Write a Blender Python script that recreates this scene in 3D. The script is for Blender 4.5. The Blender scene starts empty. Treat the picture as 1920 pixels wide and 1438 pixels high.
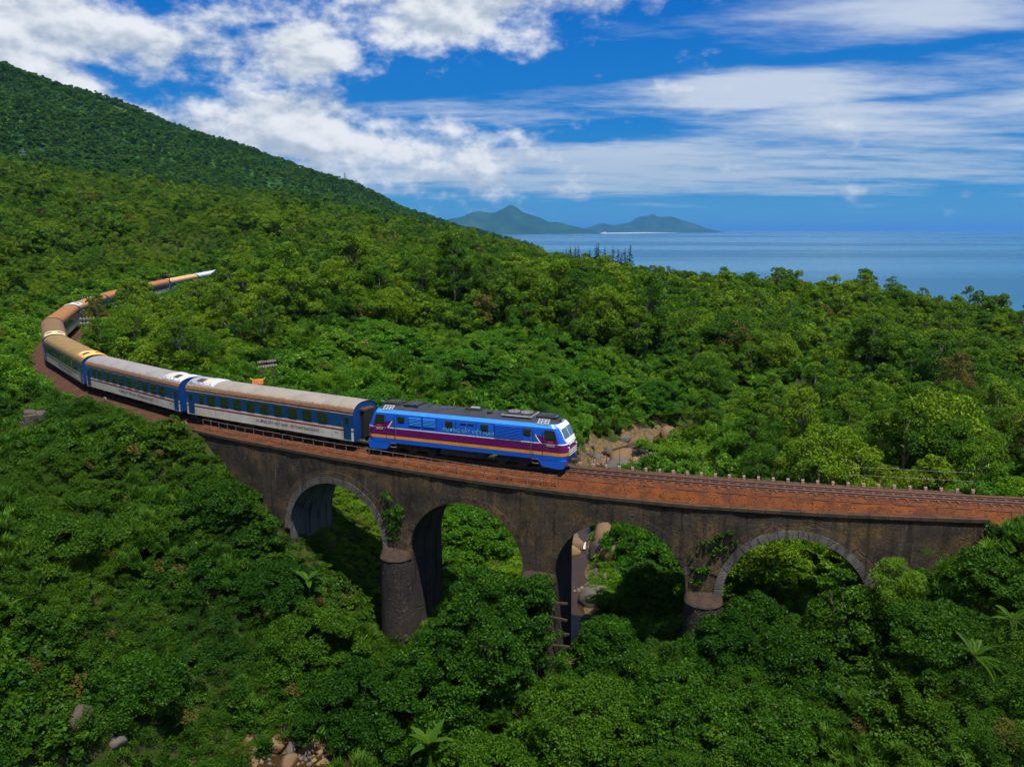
import bpy, math, random
import numpy as np
from mathutils import Vector, Matrix, Euler

R = math.radians
PI = math.pi
scene = bpy.context.scene
COL = scene.collection

# ------------------------------------------------------------------ camera
CAM = np.array([0.0, 0.0, 17.0])
F_PX = 1500.0                      # focal length for a frame 1920 wide
PITCH = math.atan((719 - 431) / F_PX)
cam_d = bpy.data.cameras.new('camera')
cam_d.sensor_width = 36.0
cam_d.lens = F_PX / 1920 * 36
cam_d.clip_start = 0.5
cam_d.clip_end = 250000
cam = bpy.data.objects.new('camera', cam_d)
cam.location = CAM
cam.rotation_euler = (PI / 2 - PITCH, 0, 0)
COL.objects.link(cam)
scene.camera = cam

# ------------------------------------------------------------------ light
SUN_EL, SUN_AZ = R(69), R(150)     # azimuth clockwise from +Y (the view direction)
sun_d = bpy.data.lights.new('sun', 'SUN')
sun_d.energy = 4.2
sun_d.angle = R(0.6)
sun_d.color = (1.0, 0.955, 0.87)
sun = bpy.data.objects.new('sun', sun_d)
sdir = Vector((math.sin(SUN_AZ) * math.cos(SUN_EL), math.cos(SUN_AZ) * math.cos(SUN_EL), math.sin(SUN_EL)))
sun.rotation_euler = sdir.to_track_quat('Z', 'Y').to_euler()
sun.location = (0, 0, 400)
COL.objects.link(sun)

scene.view_settings.view_transform = 'Standard'
scene.view_settings.look = 'None'
scene.view_settings.exposure = 0.60
scene.view_settings.gamma = 1.0
scene.view_settings.use_curve_mapping = False
cy = scene.cycles
cy.max_bounces = 4
cy.diffuse_bounces = 2
cy.glossy_bounces = 2
cy.transmission_bounces = 3
cy.volume_bounces = 0
cy.transparent_max_bounces = 4
cy.caustics_reflective = False
cy.caustics_refractive = False
cy.sample_clamp_indirect = 4
cy.use_denoising = True
cy.use_adaptive_sampling = True
cy.adaptive_threshold = 0.03


# ------------------------------------------------------------------ node helper
class NT:
    def __init__(self, tree):
        self.t = tree
        self.n = tree.nodes
        self.l = tree.links

    def add(self, typ, ins=None, **props):
        nd = self.n.new(typ)
        for k, v in props.items():
            setattr(nd, k, v)
        if ins:
            for k, v in ins.items():
                s = nd.inputs[k]
                if hasattr(v, 'is_output'):
                    self.l.new(v, s)
                elif hasattr(v, 'outputs'):
                    self.l.new(v.outputs[0], s)
                else:
                    s.default_value = v
        return nd

    def m(self, op, a, b=None, c=None, clamp=False):
        ins = {0: a}
        if b is not None: ins[1] = b
        if c is not None: ins[2] = c
        return self.add('ShaderNodeMath', ins, operation=op, use_clamp=clamp).outputs[0]

    def mix(self, fac, a, b, blend='MIX'):
        nd = self.add('ShaderNodeMix', None, data_type='RGBA', blend_type=blend)
        for idx, v in ((0, fac), (6, a), (7, b)):
            s = nd.inputs[idx]
            if hasattr(v, 'is_output'): self.l.new(v, s)
            elif idx == 0: s.default_value = v
            else: s.default_value = (*v, 1) if len(v) == 3 else v
        return nd.outputs[2]

    def noise(self, vec, scale, detail=4, rough=.55, dist=0.0, dim='3D'):
        nd = self.add('ShaderNodeTexNoise', {'Scale': scale, 'Detail': detail, 'Roughness': rough, 'Distortion': dist}, noise_dimensions=dim)
        if vec is not None: self.l.new(vec, nd.inputs['Vector'])
        return nd.outputs[0]

    def ramp(self, fac, stops, interp='LINEAR'):
        nd = self.add('ShaderNodeValToRGB', {0: fac})
        cr = nd.color_ramp
        cr.interpolation = interp
        while len(cr.elements) < len(stops): cr.elements.new(.5)
        for e, (p, c) in zip(cr.elements, stops):
            e.position = p
            e.color = (*c, 1) if len(c) == 3 else c
        return nd.outputs[0]

    def sstep(self, x, lo, hi):
        nd = self.add('ShaderNodeMapRange', {0: x, 1: lo, 2: hi, 3: 0.0, 4: 1.0}, interpolation_type='SMOOTHSTEP')
        return nd.outputs[0]


# ------------------------------------------------------------------ world: sky and clouds
world = bpy.data.worlds.new('World')
scene.world = world
world.use_nodes = True
w = NT(world.node_tree)
w.n.clear()
sky = w.add('ShaderNodeTexSky', sky_type='NISHITA', sun_disc=False)
sky.sun_elevation = SUN_EL
sky.sun_rotation = SUN_AZ
sky.altitude = 100
sky.air_density = 1.0
sky.dust_density = 0.3
sky.ozone_density = 3.0
tc = w.add('ShaderNodeTexCoord')
sep = w.add('ShaderNodeSeparateXYZ', {0: tc.outputs['Generated']})
dx, dy, dz = sep.outputs
el = w.m('ARCSINE', dz)
az = w.m('ARCTAN2', dx, dy)
# cumulus noise in azimuth and elevation
v1 = w.add('ShaderNodeCombineXYZ', {0: az, 1: w.m('MULTIPLY', el, 1.7), 2: .37}).outputs[0]
big = w.noise(v1, 9.4, 6, .60)
v1b = w.add('ShaderNodeCombineXYZ', {0: w.m('ADD', az, .005), 1: w.m('MULTIPLY', w.m('ADD', el, .011), 1.7), 2: .37}).outputs[0]
big2 = w.noise(v1b, 9.4, 4, .55)
# a flat streaky layer seen in perspective
zz = w.m('ADD', w.m('MAXIMUM', dz, 0.0), .07)
v2 = w.add('ShaderNodeCombineXYZ', {0: w.m('MULTIPLY', w.m('DIVIDE', dx, zz), .8), 1: w.m('MULTIPLY', w.m('DIVIDE', dy, zz), 1.5), 2: 1.7}).outputs[0]
streak = w.noise(v2, 1.0, 6, .62)
# cloud banks as they stand over the bay: azimuth, elevation, half width, half height (degrees), tilt, weight
BANKS = [(-27, 5.2, 13, 4.6, -15, 1.25), (-12, 6.6, 12, 2.3, -3, 1.15), (-31, 13.2, 9.5, 3.4, -12, 1.15), (-4.0, 14.4, 11, 2.7, 4, 1.32), (-14.5, 11.3, 7.5, 1.9, 18, 1.12), (-9, 17.6, 26, 2.2, 0, 1.15), (-16, 3.4, 15, 1.5, 0, .8)]
LENS = [(26, 12.7, 11, 1.6, 2, 1.2), (16.5, 8.9, 15.5, 1.35, 2, 1.2), (24, 6.6, 13, 1.4, 0, 1.1), (8, 4.0, 32, 1.7, 0, 1.15)]


def banks(lst):
    tot = None
    for a, e, sa, se, tilt, wt in lst:
        ca, sn = math.cos(R(tilt)), math.sin(R(tilt))
        # u, v = rotated and scaled offsets, written as two multiply-add pairs
        u = w.m('MULTIPLY_ADD', az, ca / R(sa), w.m('MULTIPLY_ADD', el, sn / R(sa), -(R(a) * ca + R(e) * sn) / R(sa)))
        v = w.m('MULTIPLY_ADD', el, ca / R(se), w.m('MULTIPLY_ADD', az, -sn / R(se), -(R(e) * ca - R(a) * sn) / R(se)))
        g = w.m('DIVIDE', wt, w.m('ADD', 1.0, w.m('MULTIPLY_ADD', u, u, w.m('MULTIPLY', w.m('MULTIPLY', v, v), w.m('MULTIPLY', v, v)))))
        tot = g if tot is None else w.m('MAXIMUM', tot, g)
    return tot


# higher up, aside and behind, the same broken cover goes on
side = w.m('MAXIMUM', w.sstep(el, R(15), R(22)), w.sstep(w.m('ABSOLUTE', az), R(34), R(42)))
cover1 = w.m('MAXIMUM', banks(BANKS), w.m('MULTIPLY', side, .62))
cover2 = banks(LENS)
n1 = w.m('MULTIPLY', w.m('SUBTRACT', big, .5), 2.3)
n2 = w.m('MULTIPLY', w.m('SUBTRACT', big2, .5), 2.3)
d1 = w.sstep(w.m('MULTIPLY_ADD', cover1, .8, n1), .30, .82)
d2 = w.m('MULTIPLY', w.sstep(w.m('MULTIPLY_ADD', cover2, .80, w.m('MULTIPLY', w.m('SUBTRACT', streak, .5), 2.1)), .25, 1.05), .86)
# clear sky: deep blue overhead, paler through the thicker air towards the horizon, over the Nishita colour
grad = w.ramp(w.m('MULTIPLY', el, 1 / R(20)), [(0.0, (.80, 2.75, 4.7)), (.12, (.48, 2.4, 4.9)), (.35, (.08, 1.65, 4.8)), (.75, (.01, 1.12, 4.5)), (1.0, (.01, .95, 4.0))])
blue = w.mix(.06, grad, w.mix(1.0, sky.outputs[0], (.25, .75, 1.2), 'MULTIPLY'))
shade = w.sstep(w.m('ADD', w.m('MULTIPLY', w.m('SUBTRACT', n1, n2), 1.1), w.m('MULTIPLY', n1, -.10)), -.34, .30)
body = w.mix(shade, (3.5, 4.2, 5.2), (7.0, 7.25, 7.6))
c1 = w.mix(d2, blue, w.mix(w.sstep(el, R(2.5), R(8)), (4.0, 4.9, 5.9), (5.4, 6.0, 6.8)))
c2 = w.mix(d1, c1, body)
bg = w.add('ShaderNodeBackground', {'Color': c2, 'Strength': 0.08})
wo = w.add('ShaderNodeOutputWorld', {0: bg.outputs[0]})
world.cycles.sampling_method = 'MANUAL'
world.cycles.sample_map_resolution = 1024

# ------------------------------------------------------------------ materials
MATS = {}


def new_mat(name):
    m = bpy.data.materials.new(name)
    m.use_nodes = True
    n = NT(m.node_tree)
    n.n.clear()
    MATS[name] = m
    return m, n


def finish(n, bsdf, bump=None):
    n.add('ShaderNodeOutputMaterial', {0: bsdf.outputs[0]})


def mat(name, col, rough=.6, metal=0.0, var=.25, scale=3.0, bump=0.0, spec=.4, col2=None, coat=0.0, bscale=None):
    """principled with grain: noise mixes col towards col2"""
    m, n = new_mat(name)
    co = n.add('ShaderNodeTexCoord').outputs['Object']
    nz = n.noise(co, scale, 6, .62)
    c2 = col2 if col2 else tuple(c * (1 - var) for c in col)
    base = n.mix(n.sstep(nz, .32, .7), col, c2)
    if name.startswith(('loco_', 'car_')):
        rn = n.noise(n.add('ShaderNodeMapping', {'Vector': co, 'Scale': (2.6, 2.6, .35)}).outputs[0], 1.0, 6, .68)
        base = n.mix(n.m('MULTIPLY', n.sstep(rn, .50, .76), .42), base, (.085, .060, .042))
    ins = {'Base Color': base, 'Roughness': rough, 'Metallic': metal, 'Specular IOR Level': spec, 'Coat Weight': coat}
    if bump:
        b = n.add('ShaderNodeBump', {'Strength': bump, 'Distance': .05, 'Height': n.noise(co, bscale or scale * 6, 5, .6)})
        ins['Normal'] = b.outputs[0]
    finish(n, n.add('ShaderNodeBsdfPrincipled', ins))
    return m


def leaf_mat(name, dark, light, young, trans=.28, rough=.5, dead=None):
    m, n = new_mat(name)
    tint = n.add('ShaderNodeAttribute', attribute_name='tint', attribute_type='GEOMETRY').outputs['Fac']
    rnd = n.add('ShaderNodeObjectInfo').outputs['Random']
    c = n.mix(n.sstep(tint, .1, .9), dark, light)
    c = n.mix(n.m('MULTIPLY', n.sstep(rnd, .35, 1.0), .75), c, young)
    c = n.mix(n.m('MULTIPLY', n.m('GREATER_THAN', tint, .80), .65), c, tuple(min(1, q * 1.45) for q in young))  # leaf highlights painted into the colour, brighter than the young tone
    c = n.mix(n.m('MULTIPLY', n.sstep(n.m('FRACT', n.m('MULTIPLY', rnd, 7.31)), .50, 1.0), .72), c, dark)
    pz = n.add('ShaderNodeNewGeometry').outputs['Position']
    dr = n.noise(pz, .055, 2, .5)
    c = n.mix(n.m('MULTIPLY', n.sstep(dr, .50, .68), .6), c, young)
    c = n.mix(n.m('MULTIPLY', n.sstep(dr, .46, .30), .6), c, dark)
    if dead:
        c = n.mix(n.m('MULTIPLY', n.m('GREATER_THAN', n.m('FRACT', n.m('MULTIPLY', rnd, 23.7)), .985), .7), c, dead)
    p = n.add('ShaderNodeBsdfPrincipled', {'Base Color': c, 'Roughness': rough, 'Specular IOR Level': .10})
    tcol = n.mix(.5, c, (light[0] * 1.7, light[1] * 1.6, light[2] * .6))
    t = n.add('ShaderNodeBsdfTranslucent', {'Color': tcol})
    mx = n.add('ShaderNodeMixShader', {0: trans, 1: p.outputs[0], 2: t.outputs[0]})
    finish(n, mx)
    return m


leaf_mat('leaf_vine_shaded', (.012, .047, .003), (.036, .108, .004), (.060, .124, .005), dead=(.12, .07, .02))  # darker greens: cloud shade over the foreground is painted into the leaves
leaf_mat('leaf_bush', (.012, .049, .003), (.036, .110, .004), (.054, .122, .005))  # foreground shade put into this leaf colour too, below the slope greens
leaf_mat('leaf_scrub', (.020, .088, .005), (.068, .198, .007), (.105, .210, .008))
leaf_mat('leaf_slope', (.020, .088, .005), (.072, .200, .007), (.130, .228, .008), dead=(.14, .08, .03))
leaf_mat('leaf_tree', (.022, .080, .005), (.088, .188, .006), (.155, .232, .007), dead=(.14, .07, .03))
leaf_mat('leaf_far', (.014, .058, .007), (.042, .120, .009), (.085, .178, .011))
leaf_mat('leaf_grass', (.026, .090, .008), (.070, .170, .012), (.100, .185, .015), rough=.45)
leaf_mat('leaf_feather', (.070, .150, .008), (.130, .235, .012), (.120, .220, .012), trans=.35)
leaf_mat('leaf_palm', (.030, .085, .006), (.070, .130, .008), (.058, .118, .008), rough=.45)
leaf_mat('leaf_dark', (.010, .032, .010), (.020, .052, .014), (.022, .056, .014))
mat('bark', (.16, .12, .085), .85, scale=4, col2=(.07, .052, .038), bump=.4)
mat('bark_pale', (.30, .25, .19), .85, scale=4, col2=(.14, .11, .085), bump=.4)
mat('loco_blue', (.010, .105, .560), .32, var=.12, scale=.8, coat=.25)
mat('loco_sky', (.035, .250, .720), .32, var=.12, scale=.8, coat=.25)
mat('loco_purple', (.135, .006, .105), .34, var=.18, scale=.8, coat=.25)
mat('loco_orange', (.72, .29, .015), .35, var=.15, scale=.9, coat=.2)
mat('paint_white', (.78, .78, .78), .4, var=.12, scale=1.2)
mat('loco_roof', (.034, .035, .042), .5, var=.45, scale=1.3, bump=.15)
mat('roof_frame', (.018, .018, .020), .55, var=.3, scale=2)
mat('roof_grey', (.24, .24, .25), .6, var=.35, scale=1.5)
mat('roof_light', (.46, .47, .49), .5, var=.3)
mat('underframe', (.030, .026, .024), .75, scale=2, col2=(.075, .045, .028), bump=.3)
mat('wheel_steel', (.10, .075, .06), .5, metal=.6, scale=3)
mat('text_teal', (.16, .50, .55), .4, var=.2)
mat('text_navy', (.015, .035, .085), .5, var=.2)
mat('text_red', (.75, .10, .03), .45, var=.2)
mat('plate_beige', (.42, .33, .22), .5, col2=(.16, .10, .08), scale=9)
mat('car_blue', (.006, .056, .165), .38, var=.25, scale=.7, coat=.15)
mat('car_bright', (.005, .045, .20), .42, var=.25, scale=.7)
mat('car_red', (.30, .012, .010), .45, var=.25)
mat('car_cream', (.60, .58, .52), .5, scale=.55, col2=(.50, .43, .33))
mat('car_line', (.55, .50, .45), .5, var=.3)
mat('vent_brown', (.085, .045, .028), .7, var=.4, scale=6)
mat('shroud_tan', (.56, .45, .33), .6, var=.15)
mat('rubber', (.012, .012, .013), .8)


def roof_mat(name, top, dirt, edge=.62):
    """painted roof, grimy below a ragged tide line"""
    m, n = new_mat(name)
    co = n.add('ShaderNodeTexCoord').outputs['Object']
    z = n.add('ShaderNodeSeparateXYZ', {0: co}).outputs[2]
    rag = n.noise(co, 2.2, 6, .65)
    soft = n.noise(co, .5, 4, .6)
    mk = n.sstep(n.m('ADD', z, n.m('MULTIPLY', n.m('SUBTRACT', rag, .5), .42)), 3.32 - .06, 3.32 + .05)
    t2 = n.mix(n.sstep(soft, .3, .75), top, tuple(c * .72 for c in top))
    rib = n.add('ShaderNodeTexWave', {'Vector': co, 'Scale': .32, 'Distortion': .0}, bands_direction='X').outputs['Fac']
    t2 = n.mix(n.m('MULTIPLY', n.m('GREATER_THAN', rib, .992), .15), t2, dirt)
    d2 = n.mix(n.sstep(rag, .35, .7), dirt, tuple(c * .55 for c in dirt))
    b = n.add('ShaderNodeBump', {'Strength': .2, 'Distance': .03, 'Height': rag})
    finish(n, n.add('ShaderNodeBsdfPrincipled', {'Base Color': n.mix(mk, d2, t2), 'Roughness': .62, 'Normal': b.outputs[0]}))
    return m


roof_mat('roof_1', (.28, .24, .195), (.20, .095, .040))
roof_mat('roof_2', (.27, .25, .235), (.20, .100, .050))
roof_mat('roof_3', (.25, .155, .045), (.19, .11, .036))
roof_mat('roof_4', (.18, .10, .034), (.17, .10, .045))
roof_mat('roof_5', (.30, .125, .022), (.22, .09, .022))
roof_mat('roof_6', (.34, .20, .055), (.25, .13, .04))
roof_mat('roof_7', (.38, .13, .030), (.26, .09, .028))
roof_mat('roof_9', (.55, .36, .17), (.36, .20, .08))
roof_mat('roof_10', (.52, .56, .62), (.30, .30, .32))
mat('shroud_white', (.50, .52, .57), .45, var=.2, scale=1.0)
mat('shroud_yellow', (.68, .42, .07), .5, var=.25, scale=1.0)
mat('shroud_cream', (.62, .48, .26), .5, var=.25, scale=1.0)

m, n = new_mat('glass')
finish(n, n.add('ShaderNodeBsdfPrincipled', {'Base Color': (.018, .030, .018, 1), 'Roughness': .06, 'Specular IOR Level': .9}))
m, n = new_mat('glass_tint')
finish(n, n.add('ShaderNodeBsdfPrincipled', {'Base Color': (.020, .036, .012, 1), 'Roughness': .05, 'Specular IOR Level': .9}))  # green base paints the reflection of the greenery into the panes
m, n = new_mat('glass_sky')
finish(n, n.add('ShaderNodeBsdfPrincipled', {'Base Color': (.06, .11, .15, 1), 'Roughness': .05, 'Specular IOR Level': 1.0}))


def masonry(name, cols, stone=3.2, mortar=(.17, .16, .15), mw=.05, stain=.6, streak=1.0, rubble=True, joint=1.0):
    m, n = new_mat(name)
    co = n.add('ShaderNodeTexCoord').outputs['Object']
    warp = n.add('ShaderNodeTexNoise', {'Vector': co, 'Scale': 1.5, 'Detail': 3})
    cw = n.add('ShaderNodeVectorMath', {0: co, 1: n.add('ShaderNodeVectorMath', {0: warp.outputs['Color'], 3: .35}, operation='SCALE').outputs[0]}, operation='ADD').outputs[0]
    vo = n.add('ShaderNodeTexVoronoi', {'Vector': cw, 'Scale': stone}, feature='DISTANCE_TO_EDGE')
    vc = n.add('ShaderNodeTexVoronoi', {'Vector': cw, 'Scale': stone}, feature='F1')
    large = n.noise(co, .35, 5, .6)
    mid = n.noise(co, 1.7, 6, .65)
    fine = n.noise(co, 9.0, 5, .7)
    c = n.ramp(large, [(.3, cols[0]), (.48, cols[1]), (.62, cols[2]), (.75, cols[3])])
    cellv = n.add('ShaderNodeSeparateXYZ', {0: vc.outputs['Color']}).outputs[0]
    c = n.mix(n.m('MULTIPLY', cellv, .5), c, cols[1])
    c = n.mix(n.m('MULTIPLY', n.sstep(mid, .45, .72), .75), c, cols[0])
    c = n.mix(n.m('MULTIPLY', n.sstep(n.noise(co, .9, 5, .7), .55, .72), .55), c, cols[2])
    # runs of lime and soot down the face
    mp = n.add('ShaderNodeMapping', {'Vector': co, 'Scale': (1.9, 1.9, .13)})
    run = n.noise(mp.outputs[0], 1.1, 6, .65)
    c = n.mix(n.m('MULTIPLY', n.sstep(run, .50, .66), stain), c, (.013, .011, .010))
    mp2 = n.add('ShaderNodeMapping', {'Vector': co, 'Location': (7.1, 3.3, 0), 'Scale': (2.3, 2.3, .22)})
    run2 = n.noise(mp2.outputs[0], 1.3, 6, .7)
    c = n.mix(n.m('MULTIPLY', n.sstep(run2, .60, .76), .60 * streak), c, (.24, .225, .205))
    edge = n.sstep(vo.outputs['Distance'], .0, mw)
    if rubble:
        c = n.mix(n.m('MULTIPLY', n.m('MULTIPLY', n.m('SUBTRACT', 1.0, edge), joint), n.sstep(mid, .42, .66)), c, mortar)
    h = n.m('ADD', n.m('MULTIPLY', edge, .8 if rubble else .25), n.m('MULTIPLY', fine, .6))
    b = n.add('ShaderNodeBump', {'Strength': 1.0, 'Distance': .10, 'Height': h})
    finish(n, n.add('ShaderNodeBsdfPrincipled', {'Base Color': c, 'Roughness': .9, 'Specular IOR Level': .2, 'Normal': b.outputs[0]}))
    return m


masonry('wall_stone', [(.014, .011, .009), (.062, .047, .032), (.150, .092, .034), (.190, .165, .138)], joint=.7, stain=.62)
masonry('pier_stone', [(.018, .015, .014), (.038, .030, .026), (.055, .040, .032), (.045, .038, .034)], stone=2.9, mortar=(.17, .16, .155), mw=.07, stain=.3, streak=.3)
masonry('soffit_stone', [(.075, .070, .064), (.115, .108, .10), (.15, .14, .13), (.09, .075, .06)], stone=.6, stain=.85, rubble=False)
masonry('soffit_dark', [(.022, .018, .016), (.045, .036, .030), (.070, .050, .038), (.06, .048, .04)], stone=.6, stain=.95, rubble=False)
masonry('ring_grey', [(.055, .050, .044), (.105, .095, .080), (.17, .16, .145), (.11, .085, .05)], stone=.6, stain=.7, rubble=False)
masonry('ring_brown', [(.040, .030, .022), (.085, .060, .036), (.130, .082, .036), (.09, .065, .045)], stone=.6, stain=.6, rubble=False)
mat('cap_stone', (.052, .029, .015), .9, scale=2.2, col2=(.020, .014, .010), bump=.7)
mat('coping', (.082, .042, .018), .9, scale=1.6, col2=(.028, .021, .015), bump=.5)
mat('ballast', (.138, .036, .004), .95, scale=1.2, col2=(.060, .016, .003), bump=1.0, bscale=9)
mat('ballast_dark', (.080, .028, .009), .95, scale=1.2, col2=(.036, .015, .008), bump=1.0, bscale=9)
mat('rail', (.115, .045, .025), .55, metal=.3, scale=4, col2=(.055, .022, .016))
mat('rail_head', (.15, .085, .06), .5, metal=.5, scale=4)
mat('sleeper', (.115, .055, .030), .9, scale=5, col2=(.065, .030, .018), bump=.4)
mat('iron', (.30, .26, .23), .6, metal=.3, scale=6, col2=(.16, .085, .05))
mat('iron_dark', (.045, .030, .025), .7, scale=6, col2=(.085, .040, .022))
mat('footing', (.34, .26, .20), .85, scale=4, col2=(.30, .20, .14), bump=.3)
mat('concrete_old', (.115, .085, .065), .9, scale=2.5, col2=(.045, .034, .026), bump=.7)
mat('concrete_pale', (.34, .30, .26), .9, scale=2.5, col2=(.15, .11, .08), bump=.6)
mat('shrine_yellow', (.72, .42, .015), .7, scale=3, col2=(.50, .26, .012))
mat('tile_orange', (.42, .10, .022), .7, scale=4, col2=(.25, .055, .018))
mat('wood_pole', (.055, .042, .034), .85, scale=5, col2=(.11, .075, .05), bump=.3)
mat('porcelain', (.55, .53, .48), .35, scale=5)
mat('sign_white', (.42, .38, .35), .7, scale=4, col2=(.14, .11, .095))
mat('rock_a', (.150, .088, .038), .85, scale=.9, col2=(.13, .078, .046), bump=.5, bscale=4)
mat('rock_b', (.098, .084, .072), .85, scale=.9, col2=(.075, .060, .055), bump=.5, bscale=4)
mat('rock_c', (.20, .125, .042), .85, scale=1.2, col2=(.16, .11, .06), bump=.5, bscale=4)
mat('rock_d', (.072, .048, .038), .85, scale=.9, col2=(.05, .034, .03), bump=.5, bscale=4)
mat('gravel', (.15, .095, .036), .9, scale=2.5, col2=(.050, .034, .016), bump=1.0)
mat('dry_grass', (.30, .17, .035), .8, scale=2, col2=(.18, .12, .03))
mat('soil', (.105, .060, .034), .95, scale=.8, col2=(.050, .036, .020), bump=.6)
mat('sand', (.72, .66, .55), .9, scale=.02, var=.1)
mat('house_white', (.62, .60, .56), .7)
mat('house_roof', (.35, .14, .09), .8)
mat('pylon_steel', (.30, .31, .33), .5, metal=.5)

m, n = new_mat('ground')
pos = n.add('ShaderNodeNewGeometry').outputs['Position']
g1 = n.noise(pos, .35, 6, .65)
g2 = n.noise(pos, .012, 5, .6)
g3 = n.noise(pos, 2.5, 4, .6)
gc = n.mix(n.sstep(g1, .35, .68), (.020, .034, .008), (.050, .060, .012))
gc = n.mix(n.m('MULTIPLY', n.sstep(g3, .55, .75), .6), gc, (.060, .040, .022))
gr = n.mix(n.sstep(g2, .42, .62), (.018, .062, .010), (.046, .115, .012))
far = n.sstep(n.add('ShaderNodeSeparateXYZ', {0: pos}).outputs[1], 430, 520)
gc = n.mix(far, gc, gr)
b = n.add('ShaderNodeBump', {'Strength': .6, 'Distance': .3, 'Height': g1})
finish(n, n.add('ShaderNodeBsdfPrincipled', {'Base Color': gc, 'Roughness': .95, 'Specular IOR Level': .1, 'Normal': b.outputs[0]}))

m, n = new_mat('sea')
pos = n.add('ShaderNodeNewGeometry').outputs['Position']
mp = n.add('ShaderNodeMapping', {'Vector': pos, 'Scale': (.00035, .0012, 1)})
patch = n.noise(mp.outputs[0], 1.0, 4, .55)
wv = n.noise(n.add('ShaderNodeMapping', {'Vector': pos, 'Scale': (.05, .11, 1)}).outputs[0], 1.0, 5, .6)
b = n.add('ShaderNodeBump', {'Strength': .35, 'Distance': 1.2, 'Height': wv})
pc = n.mix(n.sstep(patch, .4, .62), (.012, .115, .195), (.010, .085, .155))
rg = n.m('ADD', .16, n.m('MULTIPLY', n.sstep(patch, .45, .6), .14))
finish(n, n.add('ShaderNodeBsdfPrincipled', {'Base Color': pc, 'Roughness': rg, 'IOR': 1.33, 'Normal': b.outputs[0]}))

m, n = new_mat('stream_water')
pos = n.add('ShaderNodeNewGeometry').outputs['Position']
b = n.add('ShaderNodeBump', {'Strength': .25, 'Distance': .05, 'Height': n.noise(pos, 2.2, 4, .6)})
finish(n, n.add('ShaderNodeBsdfPrincipled', {'Base Color': n.mix(n.noise(pos, .8, 3, .5), (.050, .026, .008), (.022, .016, .008)), 'Roughness': .12, 'IOR': 1.33, 'Normal': b.outputs[0]}))
mat('foam', (.42, .45, .47), .5, var=.1)

m, n = new_mat('headland')
pos = n.add('ShaderNodeNewGeometry').outputs['Position']
h1 = n.noise(pos, .0022, 7, .65)
hc = n.ramp(h1, [(.3, (.008, .030, .018)), (.5, (.014, .052, .026)), (.63, (.026, .070, .030)), (.74, (.075, .060, .045))])
finish(n, n.add('ShaderNodeBsdfPrincipled', {'Base Color': hc, 'Roughness': .95, 'Specular IOR Level': .1}))


# ------------------------------------------------------------------ mesh helpers
def link(o, parent=None):
    COL.objects.link(o)
    if parent is not None:
        o.parent = parent
    return o


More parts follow.
